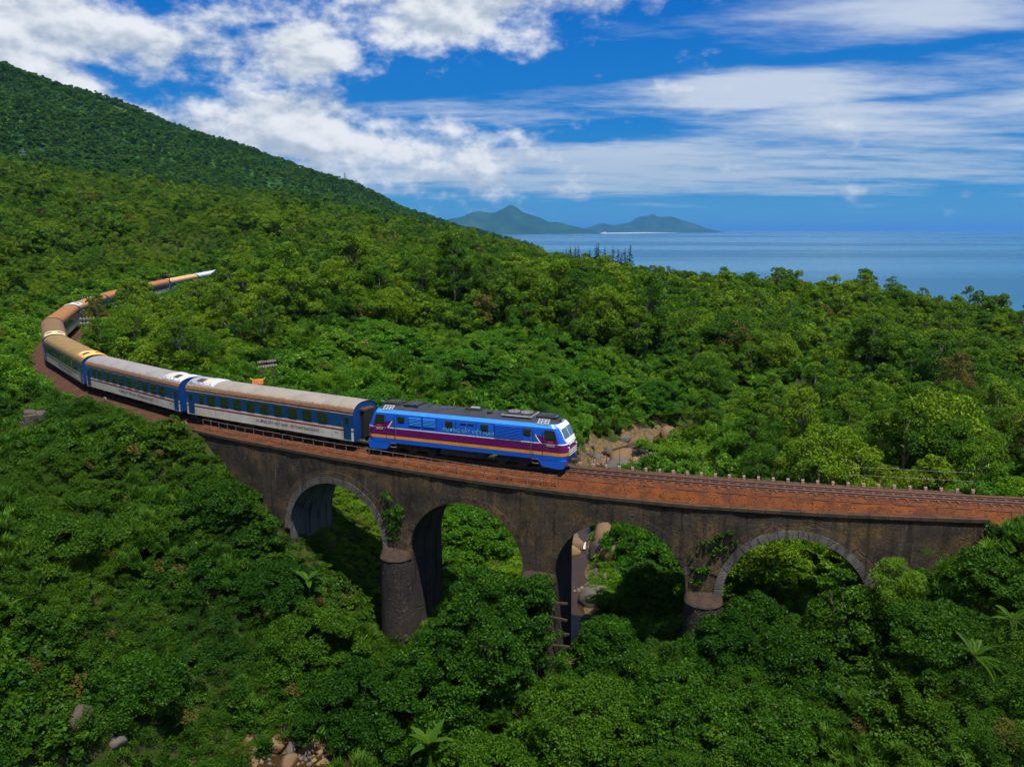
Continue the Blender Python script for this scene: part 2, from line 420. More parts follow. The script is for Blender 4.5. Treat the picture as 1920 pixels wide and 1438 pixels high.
class MB:
    """collects boxes, tubes, prisms; build() makes ONE mesh object"""
    def __init__(self):
        self.v, self.f, self.mi, self.mats = [], [], [], []

    def mid(self, name):
        if name not in self.mats: self.mats.append(name)
        return self.mats.index(name)

    def add(self, vs, fs, mat=None):
        o = len(self.v)
        self.v += [tuple(map(float, p)) for p in vs]
        k = self.mid(mat) if mat else 0
        for f in fs:
            self.f.append(tuple(i + o for i in f))
            self.mi.append(k)
        return self

    def box(self, c, s, mat=None, rot=None, bev=0.0):
        x, y, z = (q / 2 for q in s)
        if bev:
            b = min(bev, x * .9, y * .9, z * .9)
            pts = []
            for sx in (-1, 1):
                for sy in (-1, 1):
                    for sz in (-1, 1):
                        pts += [(sx * (x - b), sy * (y - b), sz * z), (sx * (x - b), sy * y, sz * (z - b)), (sx * x, sy * (y - b), sz * (z - b))]
            I = lambda sx, sy, sz, k: (((sx + 1) // 2) * 4 + ((sy + 1) // 2) * 2 + (sz + 1) // 2) * 3 + k
            F = []
            for s in (-1, 1):
                q = [I(-1, -1, s, 0), I(1, -1, s, 0), I(1, 1, s, 0), I(-1, 1, s, 0)]; F.append(q if s > 0 else q[::-1])
                q = [I(-1, s, -1, 1), I(-1, s, 1, 1), I(1, s, 1, 1), I(1, s, -1, 1)]; F.append(q if s > 0 else q[::-1])
                q = [I(s, -1, -1, 2), I(s, 1, -1, 2), I(s, 1, 1, 2), I(s, -1, 1, 2)]; F.append(q if s > 0 else q[::-1])
            for a in (-1, 1):
                for b2 in (-1, 1):
                    F.append([I(-1, a, b2, 0), I(1, a, b2, 0), I(1, a, b2, 1), I(-1, a, b2, 1)])
                    F.append([I(a, -1, b2, 0), I(a, 1, b2, 0), I(a, 1, b2, 2), I(a, -1, b2, 2)])
                    F.append([I(a, b2, -1, 1), I(a, b2, 1, 1), I(a, b2, 1, 2), I(a, b2, -1, 2)])
            for sx in (-1, 1):
                for sy in (-1, 1):
                    for sz in (-1, 1):
                        F.append([I(sx, sy, sz, 0), I(sx, sy, sz, 1), I(sx, sy, sz, 2)])
        else:
            pts = [(sx * x, sy * y, sz * z) for sx in (-1, 1) for sy in (-1, 1) for sz in (-1, 1)]
            F = [(0, 1, 3, 2), (4, 6, 7, 5), (0, 4, 5, 1), (2, 3, 7, 6), (0, 2, 6, 4), (1, 5, 7, 3)]
        M = Euler(rot).to_matrix() if rot else None
        out = []
        for p in pts:
            q = M @ Vector(p) if M else Vector(p)
            out.append((q.x + c[0], q.y + c[1], q.z + c[2]))
        return self.add(out, F, mat)

    def tube(self, pts, rad, seg=6, mat=None, caps=True):
        pts = [Vector(p) for p in pts]
        rads = rad if hasattr(rad, '__len__') else [rad] * len(pts)
        vs, fs = [], []
        for i, p in enumerate(pts):
            a = pts[max(i - 1, 0)]; b = pts[min(i + 1, len(pts) - 1)]
            d = (b - a).normalized()
            up = Vector((0, 0, 1)) if abs(d.z) < .95 else Vector((1, 0, 0))
            u = d.cross(up).normalized(); v = d.cross(u)
            for k in range(seg):
                t = 2 * PI * k / seg
                vs.append(p + (u * math.cos(t) + v * math.sin(t)) * rads[i])
        for i in range(len(pts) - 1):
            for k in range(seg):
                k2 = (k + 1) % seg
                fs.append((i * seg + k, i * seg + k2, (i + 1) * seg + k2, (i + 1) * seg + k))
        if caps:
            fs.append(tuple(range(seg))); fs.append(tuple(range((len(pts) - 1) * seg, len(pts) * seg))[::-1])
        return self.add(vs, fs, mat)

    def cyl(self, c, axis, r, h, seg=16, mat=None):
        a = Vector(axis).normalized() * h / 2
        return self.tube([Vector(c) - a, Vector(c) + a], r, seg, mat)

    def prism(self, poly, y0, y1, mat=None):
        """poly in (x,z), extruded from y0 to y1"""
        nn = len(poly)
        vs = [(x, y0, z) for x, z in poly] + [(x, y1, z) for x, z in poly]
        fs = [tuple(range(nn)), tuple(range(nn, 2 * nn))[::-1]] + [(i, i + nn, (i + 1) % nn + nn, (i + 1) % nn) for i in range(nn)]
        return self.add(vs, fs, mat)

    def mesh(self, name, smooth=False, fix=True):
        me = bpy.data.meshes.new(name)
        me.from_pydata(self.v, [], self.f)
        for mn in (self.mats or []):
            me.materials.append(MATS[mn])
        if self.mats:
            me.polygons.foreach_set('material_index', self.mi)
        if fix:
            import bmesh
            bm = bmesh.new(); bm.from_mesh(me)
            bmesh.ops.recalc_face_normals(bm, faces=bm.faces)
            bm.to_mesh(me); bm.free()
        if smooth:
            me.polygons.foreach_set('use_smooth', [True] * len(me.polygons))
        me.update()
        return me

    def build(self, name, parent=None, smooth=False, fix=True):
        return link(bpy.data.objects.new(name, self.mesh(name, smooth, fix)), parent)


def tag(o, label=None, cat=None, group=None, kind=None):
    for k, v in (('label', label), ('category', cat), ('group', group), ('kind', kind)):
        if v: o[k] = v
    return o


def thing(name, label, cat, loc=(0, 0, 0), rot=(0, 0, 0), group=None):
    o = bpy.data.objects.new(name, None)
    o.empty_display_size = .3
    o.location = loc
    o.rotation_euler = rot
    COL.objects.link(o)
    return tag(o, label, cat, group)


def part(name, me, parent, loc=(0, 0, 0), rot=(0, 0, 0), scale=None):
    o = bpy.data.objects.new(name, me)
    o.location = loc
    o.rotation_euler = rot
    if scale is not None: o.scale = scale
    return link(o, parent)


def np_mesh(name, verts, faces, mats=(), smooth=False, midx=None):
    """fast mesh from arrays; faces all with the same number of corners"""
    me = bpy.data.meshes.new(name)
    verts = np.asarray(verts, np.float32); faces = np.asarray(faces, np.int32)
    k = faces.shape[1]
    me.vertices.add(len(verts)); me.vertices.foreach_set('co', verts.ravel())
    me.loops.add(faces.size); me.loops.foreach_set('vertex_index', faces.ravel())
    me.polygons.add(len(faces))
    me.polygons.foreach_set('loop_start', np.arange(0, faces.size, k, dtype=np.int32))
    me.polygons.foreach_set('loop_total', np.full(len(faces), k, np.int32))
    for mn in mats: me.materials.append(MATS[mn])
    if midx is not None: me.polygons.foreach_set('material_index', np.asarray(midx, np.int32))
    if smooth: me.polygons.foreach_set('use_smooth', np.ones(len(faces), bool))
    me.update(calc_edges=True)
    return me


def vnoise(x, y, seed=0):
    """smooth value noise, vectorised, about -1..1"""
    x = np.asarray(x, float); y = np.asarray(y, float)
    xi = np.floor(x).astype(np.int64); yi = np.floor(y).astype(np.int64)
    xf = x - xi; yf = y - yi

    def h(a, b):
        n_ = (a * 374761393 + b * 668265263 + seed * 974711) & 0x7fffffff
        n_ = ((n_ ^ (n_ >> 13)) * 1274126177) & 0x7fffffff
        return ((n_ ^ (n_ >> 16)) & 0xffff) / 32767.5 - 1
    u = xf * xf * (3 - 2 * xf); v = yf * yf * (3 - 2 * yf)
    return (h(xi, yi) * (1 - u) + h(xi + 1, yi) * u) * (1 - v) + (h(xi, yi + 1) * (1 - u) + h(xi + 1, yi + 1) * u) * v


def fbm(x, y, seed=0, oct=4):
    t, a = 0, 1
    for k in range(oct):
        t = t + a * vnoise(x * 2 ** k, y * 2 ** k, seed + k * 17); a *= .5
    return t


# ------------------------------------------------------------------ the line of the railway
CL = np.array([(60.02, 44.53), (52.13, 45.85), (44.22, 47.05), (36.32, 48.28), (28.44, 49.65), (20.6, 51.26), (12.83, 53.18), (5.17, 55.46), (-2.36, 58.15), (-9.73, 61.28), (-16.89, 64.85), (-23.8, 68.86), (-30.44, 73.32), (-36.77, 78.22), (-42.75, 83.53), (-48.35, 89.24), (-53.56, 95.31), (-58.34, 101.72), (-62.69, 108.44), (-66.59, 115.42), (-70.05, 122.63), (-73.08, 130.03), (-75.69, 137.59), (-77.91, 145.28), (-79.76, 153.06), (-81.28, 160.91), (-82.52, 168.82), (-83.51, 176.76), (-84.29, 184.72), (-84.9, 192.69), (-85.39, 200.68), (-85.78, 208.67), (-86.09, 216.66), (-86.36, 224.66), (-86.56, 232.66), (-86.7, 240.65), (-86.74, 248.65), (-86.61, 256.65)])
CL = np.vstack([[(60.02 + 7.9 * k, 44.53 - 1.3 * k) for k in (4, 3, 2, 1)], CL])   # goes on to the right
CS = (np.arange(len(CL)) - 4) * 8.0


def _catmull(s, vals):
    s = np.asarray(s, float)
    t = np.clip((s - CS[0]) / 8.0, 1, len(CL) - 2.0001)
    i = np.floor(t).astype(int); f = t - i
    p0, p1, p2, p3 = vals[i - 1], vals[i], vals[i + 1], vals[np.minimum(i + 2, len(vals) - 1)]
    return .5 * (2 * p1 + (p2 - p0) * f + (2 * p0 - 5 * p1 + 4 * p2 - p3) * f ** 2 + (3 * p1 - p0 - 3 * p2 + p3) * f ** 3)


def tz(s):
    return .0105 * np.maximum(0, np.asarray(s, float) - 112)


def tpos(s, off=0.0, z=0.0):
    """point beside the track; off > 0 is the camera's side"""
    s = np.asarray(s, float)
    x, y = _catmull(s, CL[:, 0]), _catmull(s, CL[:, 1])
    x2, y2 = _catmull(s + .5, CL[:, 0]), _catmull(s + .5, CL[:, 1])
    x1, y1 = _catmull(s - .5, CL[:, 0]), _catmull(s - .5, CL[:, 1])
    tx, ty = x2 - x1, y2 - y1
    l = np.hypot(tx, ty); tx, ty = tx / l, ty / l
    return np.stack([x - ty * off, y + tx * off, tz(s) + z + 0 * x], -1)


def heading(s):
    a, b = tpos(s + .5), tpos(s - .5)
    return math.atan2(b[1] - a[1], b[0] - a[0])          # direction of travel (towards smaller s)


TS = np.arange(-24, 286, 1.0)
TP = tpos(TS)


def track_dist(x, y):
    """distance to the centre line, arc length there"""
    x = np.asarray(x, float).ravel(); y = np.asarray(y, float).ravel()
    d = np.full(x.shape, 1e9); s = np.zeros(x.shape)
    near = (x > -130) & (x < 120) & (y > 10) & (y < 290)
    idx = np.nonzero(near)[0]
    for k in range(0, len(idx), 20000):
        q = idx[k:k + 20000]
        dd = (x[q, None] - TP[None, :, 0]) ** 2 + (y[q, None] - TP[None, :, 1]) ** 2
        j = dd.argmin(1)
        d[q] = np.sqrt(dd[np.arange(len(q)), j]); s[q] = TS[j]
    return d, s


V0, V1 = 30.5, 91.5         # the viaduct stands between these arc lengths

# ------------------------------------------------------------------ terrain
SEA_Z = -45.0
HAZE = 3.6e-5
CTRL = np.array([
    (-32.5, 48.0, -3.1), (-23.7, 33.0, -8.6), (-27.8, 40.0, -6.1), (-23.9, 50.0, -10.9), (-22.2, 45.0, -13.5), (-30.5, 57.0, -5.5), (-41.0, 62.0, -0.8), (-46.5, 71.0, 0.2), (-67.1, 104.0, .4),
    (-95.7, 150.0, 2.3), (-138.6, 220.0, 8.2), (-222.7, 360.0, 39.6), (-136.6, 340.0, 27.3), (-108.7, 250.0, 4.9), (-70.4, 300.0, 15.5), (-30.2, 330.0, 13.5), (-33.8, 140.0, -1.5), (-28.0, 90.0, -0.7),
    (-9.6, 88.0, -3.2), (2.8, 105.0, -3.9), (3.7, 140.0, -1.1), (4.5, 170.0, .4), (6.0, 230.0, 1.6), (17.5, 99.0, -11.4), (20.3, 127.0, -7.4), (26.5, 165.0, -5.4), (37.9, 240.0, -2.6), (25.7, 85.0, -9.2), (20.7, 68.0, -7.2),
    (38.5, 130.0, -6.9), (62.6, 215.0, -3.4), (34.7, 68.0, -5.4), (35.9, 58.0, -2.6), (62.2, 125.0, -6.2), (93.3, 190.0, -2.6), (121.8, 190.0, -8.9), (78.0, 120.0, -9.5), (45.1, 68.0, -4.4), (25.8, 38.0, -5.0), (21.8, 31.0, -7.2),
    (20.4, 44.0, -8.6), (17.2, 36.0, -11.2), (12.1, 49.0, -11.0), (9.7, 38.0, -12.6), (1.3, 42.0, -15.6), (21.6, 56.0, -9.9), (-14.9, 66.0, -10.0), (-4.2, 66.0, -12.5),
    (-544.7, 900.0, 181.7), (-488.0, 950.0, 162.8), (-402.9, 1000.0, 128.3), (-283.8, 1100.0, 92.6), (-190, 1150, 62), (-109.6, 1200.0, 27.0), (-30, 1225, 8), (32.7, 1250.0, -10),
    # stream bed
    (40, 125, -10), (25, 113, -11.6), (13, 103, -12.4), (9, 90, -13), (6, 76, -13.5), (4.5, 62, -14.2), (2, 54, -14.8), (-4, 48, -15.6), (-11, 46, -16.2), (-18, 44, -16.4), (-19.5, 32, -17), (-30, 0, -19), (70, 150, -8),
    # banks beside the viaduct
    (-21.5, 64.3, -5.0), (-24.5, 65.8, -3.6), (-27.0, 67.0, -1.2), (-18.6, 62.2, -8.2), (-9.3, 57.0, -14.3), (-13, 54, -15), (31.0, 46.2, -1.0), (27.6, 46.6, -3.4), (25.0, 47.0, -5.0), (22, 47.5, -7.0), (14, 49.6, -10.3), (36, 44, -.6),
    (-12, 72, -7.5), (-20, 78, -3.5), (28, 56, -5), (46, 50, -.7),
    # further land
    (-400, 600, 62), (-200, 650, 36), (-60, 700, 6), (-300, 850, 78), (-130, 950, 22), (-800, 900, 250), (-900, 600, 190), (-500, 300, 95), (-300, 150, 36), (-200, 60, 18), (-150, 0, 10), (-900, 1500, 200), (-600, 2200, 20),
    (-300, 1700, -30), (-580, 1500, 110), (-100, 1600, -60), (60, 1500, -70), (200, 300, -42), (260, 200, -52), (240, 100, -42), (150, 450, -55), (60, 600, -55), (400, 0, -75), (60, 820, -62), (75, 1050, -60), (110, 1250, -70), (500, 400, -90), (300, 900, -90),
    (140, 260, -22), (100, 300, -20), (60, 330, -12), (20, 400, -8), (0, 0, -18), (-30, 10, -10), (30, 10, -10), (0, -60, -22), (-60, 20, 3), (60, 20, -4), (-150, -120, 14), (150, -120, -30), (110, 60, -14), (70, 80, -7)], float)


def _phi(r2): return np.sqrt(r2 + 16.0)


_A = _phi((CTRL[:, None, 0] - CTRL[None, :, 0]) ** 2 + (CTRL[:, None, 1] - CTRL[None, :, 1]) ** 2)
_nC = len(CTRL)
_B = np.zeros((_nC + 3, _nC + 3)); _B[:_nC, :_nC] = _A
_B[:_nC, _nC] = _B[_nC, :_nC] = 1; _B[:_nC, _nC + 1] = _B[_nC + 1, :_nC] = CTRL[:, 0] / 100; _B[:_nC, _nC + 2] = _B[_nC + 2, :_nC] = CTRL[:, 1] / 100
_W = np.linalg.solve(_B, np.r_[CTRL[:, 2], 0, 0, 0])

STREAM = np.array([(70, 150, -8.2), (40, 125, -10.4), (25, 113, -11.9), (13, 103, -12.7), (9, 90, -13.3), (6, 76, -13.8), (4.5, 62, -14.5), (2, 54, -15.1), (-4, 48, -15.9), (-11, 46, -16.5), (-18, 44, -16.8), (-20, 38, -17.1), (-19, 26, -17.4)], float)


def stream_dist(x, y):
    x = np.asarray(x, float); y = np.asarray(y, float)
    best = np.full(x.shape, 1e9); z = np.zeros(x.shape)
    for a, b in zip(STREAM[:-1], STREAM[1:]):
        d = b - a
        t = np.clip(((x - a[0]) * d[0] + (y - a[1]) * d[1]) / (d[0] ** 2 + d[1] ** 2), 0, 1)
        q = np.hypot(x - a[0] - t * d[0], y - a[1] - t * d[1])
        z = np.where(q < best, a[2] + t * d[2], z); best = np.minimum(best, q)
    return best, z


def ground(x, y):
    x = np.asarray(x, float).ravel(); y = np.asarray(y, float).ravel()
    out = np.empty(x.shape)
    for k in range(0, len(x), 20000):
        a, b = x[k:k + 20000], y[k:k + 20000]
        ph = _phi((a[:, None] - CTRL[None, :, 0]) ** 2 + (b[:, None] - CTRL[None, :, 1]) ** 2)
        out[k:k + 20000] = ph @ _W[:_nC] + _W[_nC] + _W[_nC + 1] * a / 100 + _W[_nC + 2] * b / 100
    dist = np.hypot(x, y)
    out += .35 * fbm(x / 6, y / 6, 3) * np.clip((dist - 20) / 60, .3, 1.5)
    out += np.clip((y - 84) / 30, 0, 1) * np.clip((420 - y) / 100, 0, 1) * 1.5 * fbm(x / 21, y / 30, 13, 2)
    out += np.clip((dist - 150) / 500, 0, 1) * 9 * fbm(x / 110, y / 110, 9, 3)
    sd, sz = stream_dist(x, y)
    k = np.clip((sd - 1.2) / 3.0, 0, 1); k = k * k * (3 - 2 * k)
    out = np.where(sd < 4.2, np.minimum(out, sz - .15) * (1 - k) + out * k, out)
    d, s = track_dist(x, y)
    lvl = tz(s) - .95
    off_bridge = (s < V0 + .5) | (s > V1 - .5)
    k = np.clip((d - 3.0) / 5.0, 0, 1); k = k * k * (3 - 2 * k)
    out = np.where(off_bridge & (d < 7.6), lvl * (1 - k) + out * k, out)
    return out


def axis(lo, hi, fine_lo, fine_hi, step, grow):
    a = list(np.arange(fine_lo, fine_hi, step))
    st = step
    x = a[-1]
    while x < hi: st *= grow; x += st; a.append(x)
    st = step; x = a[0]; pre = []
    while x > lo: st *= grow; x -= st; pre.append(x)
    return np.array(pre[::-1] + a)


gx = axis(-1500, 1100, -95, 110, 1.6, 1.045)
gy = axis(-300, 2500, 20, 240, 1.6, 1.04)
GX, GY = np.meshgrid(gx, gy)
gz = ground(GX, GY)
nx_, ny_ = len(gx), len(gy)
ii = np.arange(ny_ - 1)[:, None] * nx_ + np.arange(nx_ - 1)[None, :]
gf = np.stack([ii, ii + 1, ii + 1 + nx_, ii + nx_], -1).reshape(-1, 4)
go = link(bpy.data.objects.new('ground', np_mesh('ground', np.c_[GX.ravel(), GY.ravel(), gz], gf, ['ground'], smooth=True)))
tag(go, kind='structure')

# sea: one sheet to the horizon
sx = axis(-60000, 60000, -3000, 3000, 500, 1.25)
sy = axis(-4000, 90000, -2000, 4000, 500, 1.22)
SX, SY = np.meshgrid(sx, sy)
ii = np.arange(len(sy) - 1)[:, None] * len(sx) + np.arange(len(sx) - 1)[None, :]
sf = np.stack([ii, ii + 1, ii + 1 + len(sx), ii + len(sx)], -1).reshape(-1, 4)
tag(link(bpy.data.objects.new('sea', np_mesh('sea', np.c_[SX.ravel(), SY.ravel(), np.full(SX.size, SEA_Z)], sf, ['sea']))), kind='structure')


# far headlands across the bay
def headland(name, prof, dist, depth, seed):
    px = np.array([p[0] for p in prof], float); pz = np.array([p[1] for p in prof], float)
    xs = np.linspace(px[0], px[-1], 110); ys = np.linspace(-1, 1, 40)
    XX, YY = np.meshgrid(xs, ys)
    h = np.interp(XX, px, pz)
    fall = np.clip(1 - np.abs(YY) ** 1.3, 0, 1)
    rid = 1 + .35 * fbm(XX / 420 + seed, YY * 3.1, seed, 5) * (1 - .75 * np.exp(-(YY / .18) ** 2))
    z = SEA_Z - 4 + (h - SEA_Z) * fall * rid
    ii = np.arange(39)[:, None] * 110 + np.arange(109)[None, :]
    f = np.stack([ii, ii + 1, ii + 111, ii + 110], -1).reshape(-1, 4)
    o = link(bpy.data.objects.new(name, np_mesh(name, np.c_[XX.ravel(), dist + YY.ravel() * depth, z.ravel()], f, ['headland'], smooth=True)))
    return tag(o, kind='structure')


def hp(lst, d):
    return [((x - 960) / F_PX * d, (431 - y) / F_PX * d + 17) for x, y in lst]


headland('headland_hills', hp([(780, 432), (815, 420), (850, 409), (890, 398), (920, 402), (940, 396), (955, 391), (968, 393), (985, 399), (1008, 405), (1025, 414), (1045, 417), (1060, 423), (1085, 428), (1110, 434)], 13500), 13500, 1500, 3)
headland('headland_hills', hp([(1060, 434), (1085, 430), (1100, 426), (1125, 420), (1150, 422), (1180, 418), (1200, 409), (1217, 404), (1232, 407), (1250, 409), (1265, 413), (1285, 415), (1305, 423), (1318, 429), (1325, 434)], 19000), 19000, 1700, 8)
# sand spit between them
mb = MB()
sp = [(-300, 12100, 90), (300, 12500, 100), (1100, 13200, 120), (2100, 14600, 140), (3300, 17100, 160), (4100, 18000, 150)]
vs = []
for (x, y, wd) in sp:
    vs += [(x - wd, y + wd * 6, SEA_Z + 4), (x, y, SEA_Z + 2.5), (x + wd * .4, y - wd * .6, SEA_Z - 2)]
fs = []
for i in range(len(sp) - 1):
    for k in range(2): fs.append((i * 3 + k, i * 3 + k + 1, i * 3 + k + 4, i * 3 + k + 3))
mb.add(vs, fs, 'sand')
tag(mb.build('beach'), kind='structure')
rs = random.Random(5)
for k in range(9):
    mb = MB(); ww = rs.uniform(30, 70); hh = rs.uniform(9, 20)
    mb.box((0, 0, hh / 2), (ww, 25, hh), 'house_white')
    mb.prism([(-ww / 2 - 2, hh + .2), (ww / 2 + 2, hh + .2), (ww / 2 - 6, hh + 7), (-ww / 2 + 6, hh + 7)], -14, 14, 'house_roof')
    t = k / 8
    o = mb.build('beach_house'); o.location = (100 + t * 1500 + rs.uniform(-60, 60), 13100 + t * 1000 + rs.uniform(-60, 60), SEA_Z + 3)
    tag(o, 'tiny pale house behind the far white beach', 'house', 'houses behind the far beach')


# ------------------------------------------------------------------ ballast, rails, sleepers
def ribbon(name, srange, offs, mats, smooth=False, parent=None, zfun=None):
    """strip along the track; offs = [(offset, z)], one material per strip"""
    P = [np.array([tpos(s, o, z) for o, z in (offs(s) if callable(offs) else offs)]) for s in srange]
    k = P[0].shape[0]
    v = np.vstack(P); f = []; mi = []
    for i in range(len(srange) - 1):
        for j in range(k - 1):
            f.append((i * k + j, i * k + j + 1, (i + 1) * k + j + 1, (i + 1) * k + j)); mi.append(0)
    return link(bpy.data.objects.new(name, np_mesh(name, v, f, mats, smooth, mi)), parent)


def coping_z(s):
    return float(np.interp(s, [28, 30, 40, 48, 55, 63, 72, 82, 91], [-.55, -.5, -.8, -.95, -.92, -.76, -.5, -.34, -.3]))


NEAR, FAR = 2.6, 2.35


def ballast_sec(s):
    j = .03 * math.sin(s * 2.3) + .03 * math.sin(s * 5.1 + 1)
    if V0 <= s <= V1:
        zc = coping_z(s)
        return [(NEAR - .22, zc + .02), (NEAR - .5, zc + .10 + j), (1.75, max(-.32, zc + .2) + j), (1.25, -.2 + j), (.0, -.2), (-1.25, -.2), (-1.8, -.36 + j), (-FAR + .2, -.42)]
    return bank_sec(s)


def bank_sec(s):
    """on the land either side, widening away from the viaduct"""
    e = min(1.0, max(0, V0 - s, s - V1) / 6.0)
    return [(2.7 + 1.4 * e, -1.2), (2.2 + .4 * e, -.62), (1.75, -.32), (1.25, -.2), (0, -.2), (-1.25, -.2), (-1.8, -.36), (-2.2 - .4 * e, -.62), (-2.7 - 1.4 * e, -1.2)]


o = ribbon('ballast_bed', np.arange(V0, V1 + .01, .5), ballast_sec, ['ballast'], True)
tag(o, kind='structure')
o = ribbon('ballast_bed', np.arange(-20, V0 + .01, .5), bank_sec, ['ballast'], True)
tag(o, kind='structure')
o = ribbon('ballast_bed', np.arange(V1, 284, 1.0), bank_sec, ['ballast_dark'], True)
tag(o, kind='structure')

trk = thing('railway_track', 'rust brown single railway track curving over the stone viaduct', 'railway track', tuple(tpos(45)))
trk_inv = Matrix.Translation(trk.location).inverted()


def rail(off, s0, s1, name, h=.13, wd=.065):
    ss = np.arange(s0, s1 + .01, 1.0)
    sec = [(-.055, -.0), (-.018, .02), (-.018, h - .035), (-wd / 2, h - .03), (-wd / 2, h), (wd / 2, h), (wd / 2, h - .03), (.018, h - .035), (.018, .02), (.055, 0)]
    k = len(sec)
    v = np.vstack([np.array([tpos(s, off + a, b - h) for a, b in sec]) for s in ss]) - np.array(trk.location)
    f, mi = [], []
    for i in range(len(ss) - 1):
        for j in range(k - 1):
            f.append((i * k + j, i * k + j + 1, (i + 1) * k + j + 1, (i + 1) * k + j)); mi.append(1 if j == 4 else 0)
    return link(bpy.data.objects.new(name, np_mesh(name, v, f, ['rail', 'rail_head'], False, mi)), trk)


rail(.535, -20, 283, 'rail'); rail(-.535, -20, 283, 'rail')
rail(.40, 24, 98, 'guard_rail', h=.12); rail(-.40, 24, 98, 'guard_rail', h=.12)
mb = MB(); mb.box((0, 0, 0), (.20, 1.95, .14), 'sleeper', bev=.02)
sl = mb.mesh('sleeper')
for s in np.arange(18, 104, .62):
    p = tpos(s, 0, -.205) - np.array(trk.location)
    part('sleeper', sl, trk, tuple(p), (0, 0, heading(s) + random.Random(int(s * 10)).uniform(-.02, .02)))
# thin cable laid on the ballast shoulder
cb = MB(); cb.tube([tpos(s, 1.62 + .05 * math.sin(s * .7), -.26 + .0) - np.array(trk.location) for s in np.arange(20, 60, 1.0)], .03, 5, 'iron_dark')
cb.build('cable', trk)

# ------------------------------------------------------------------ the viaduct
ARCH = [(41.5, 'ring_grey'), (52.85, 'ring_brown'), (64.2, 'ring_brown'), (75.55, 'ring_grey')]
AR, SPR = 4.55, -7.15           # arch radius, springing level (crown at -2.6)
VB = -19.0
via = thing('stone_viaduct', 'weathered dark stone railway viaduct with four round arches over a stream', 'viaduct', tuple(tpos(58.5, 0, -15)))
vo = np.array(via.location)


def soffit(s):
    for c, _ in ARCH:
        if abs(s - c) < AR: return SPR + math.sqrt(max(AR * AR - (s - c) ** 2, 0))
    return None


def wall_noise(s, z):
    return .05 * float(fbm(s / 1.7, z / 1.3, 21, 3))


# columns of the wall between the top and the arch or the foot
cols = []
edges = sorted([V0] + [c - AR for c, _ in ARCH] + [c + AR for c, _ in ARCH] + [V1])
for a, b in zip(edges[:-1], edges[1:]):
    mid = (a + b) / 2
    arch = [c for c, _ in ARCH if abs(mid - c) < AR]
    if arch:
        th = np.linspace(PI, 0, 41)
        ss = arch[0] + AR * np.cos(th)
        zb = SPR + AR * np.sin(th)
    else:
        ss = np.linspace(a, b, max(4, int((b - a) / .35) + 1)); zb = np.full(len(ss), VB)
    cols.append((ss, zb, bool(arch)))
ROWS = 16
for side, off, nm in ((1, NEAR, 'spandrel_wall'), (-1, -FAR, 'spandrel_wall')):
    V, Fq = [], []
    for ss, zb, arch in cols:
        base = len(V)
        for s, z0 in zip(ss, zb):
            ztop = (coping_z(s) if side > 0 else -.5) - .22
            for r in range(ROWS + 1):
                z = z0 + (ztop - z0) * r / ROWS
                V.append(tpos(s, off + (wall_noise(s, z) if 0 < r < ROWS else 0) + .015 * max(0, (ztop - z)) * side, z) - vo)
        for i in range(len(ss) - 1):
            for r in range(ROWS):
                a = base + i * (ROWS + 1) + r
                q = (a, a + ROWS + 1, a + ROWS + 2, a + 1)
                Fq.append(q if side < 0 else q[::-1])
    link(bpy.data.objects.new(nm, np_mesh(nm, V, Fq, ['wall_stone'], True)), via)
# vault undersides and pier flanks
for c, _ in ARCH:
    th = np.linspace(PI, 0, 41)
    prof = [(c - AR, VB), (c - AR, -13), (c - AR, -10)] + [(c + AR * math.cos(t), SPR + AR * math.sin(t)) for t in th] + [(c + AR, -10), (c + AR, -13), (c + AR, VB)]
    V = []; ow = np.linspace(-FAR, NEAR, 6)
    for s, z in prof:
        for o_ in ow:
            V.append(tpos(s, o_ + (.015 * max(0, -.8 - z) if abs(o_) > 2.3 else 0) * (1 if o_ > 0 else -1), z) - vo)
    Fq = [(i * 6 + j, i * 6 + j + 1, (i + 1) * 6 + j + 1, (i + 1) * 6 + j) for i in range(len(prof) - 1) for j in range(5)]
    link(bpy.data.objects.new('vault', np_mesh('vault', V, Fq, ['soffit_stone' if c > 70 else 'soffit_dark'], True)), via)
# end faces and deck slab
for s_ in (V0, V1):
    q = [tpos(s_, NEAR + .1, VB) - vo, tpos(s_, -FAR - .1, VB) - vo, tpos(s_, -FAR, -.72) - vo, tpos(s_, NEAR, coping_z(s_) - .22) - vo]
    MB().add(q, [(0, 1, 2, 3)], 'wall_stone').build('end_wall', via)
# voussoirs: two courses of cut stones round every arch, on the camera's face
rv = random.Random(11)


def wedge(c, r0, r1, a0, a1, off, proud, mat):
    P = []
    for rr, aa in ((r0, a0), (r1, a0), (r1, a1), (r0, a1)):
        for pr in (-.30, proud):
            s, z = c + rr * math.cos(aa), SPR + rr * math.sin(aa)
            P.append(tpos(s, off + pr + .015 * max(0, -.8 - z), z) - vo)
    fs = [(0, 2, 4, 6), (1, 3, 5, 7), (0, 1, 3, 2), (2, 3, 5, 4), (4, 5, 7, 6), (6, 7, 1, 0)]
    MB().add(P, fs, mat).build('voussoir', via)


for c, mt in ARCH:
    n1 = 24
    for k in range(n1):
        a0, a1 = PI * k / n1 + .004, PI * (k + 1) / n1 - .004
        pr = .085 if mt == 'ring_grey' else .03
        wedge(c, AR - .02 - rv.uniform(0, .015), AR + .50, a0, a1, NEAR, pr + rv.uniform(-.012, .02), mt if mt == 'ring_grey' else 'wall_stone')
    n2 = 22 if mt == 'ring_grey' else 0
    for k in range(2, n2 - 2):
        a0, a1 = PI * k / n2 + .004, PI * (k + 1) / n2 - .004
        wedge(c, AR + .52, AR + .98, a0, a1, NEAR, .045 + rv.uniform(-.015, .02), 'ring_brown')
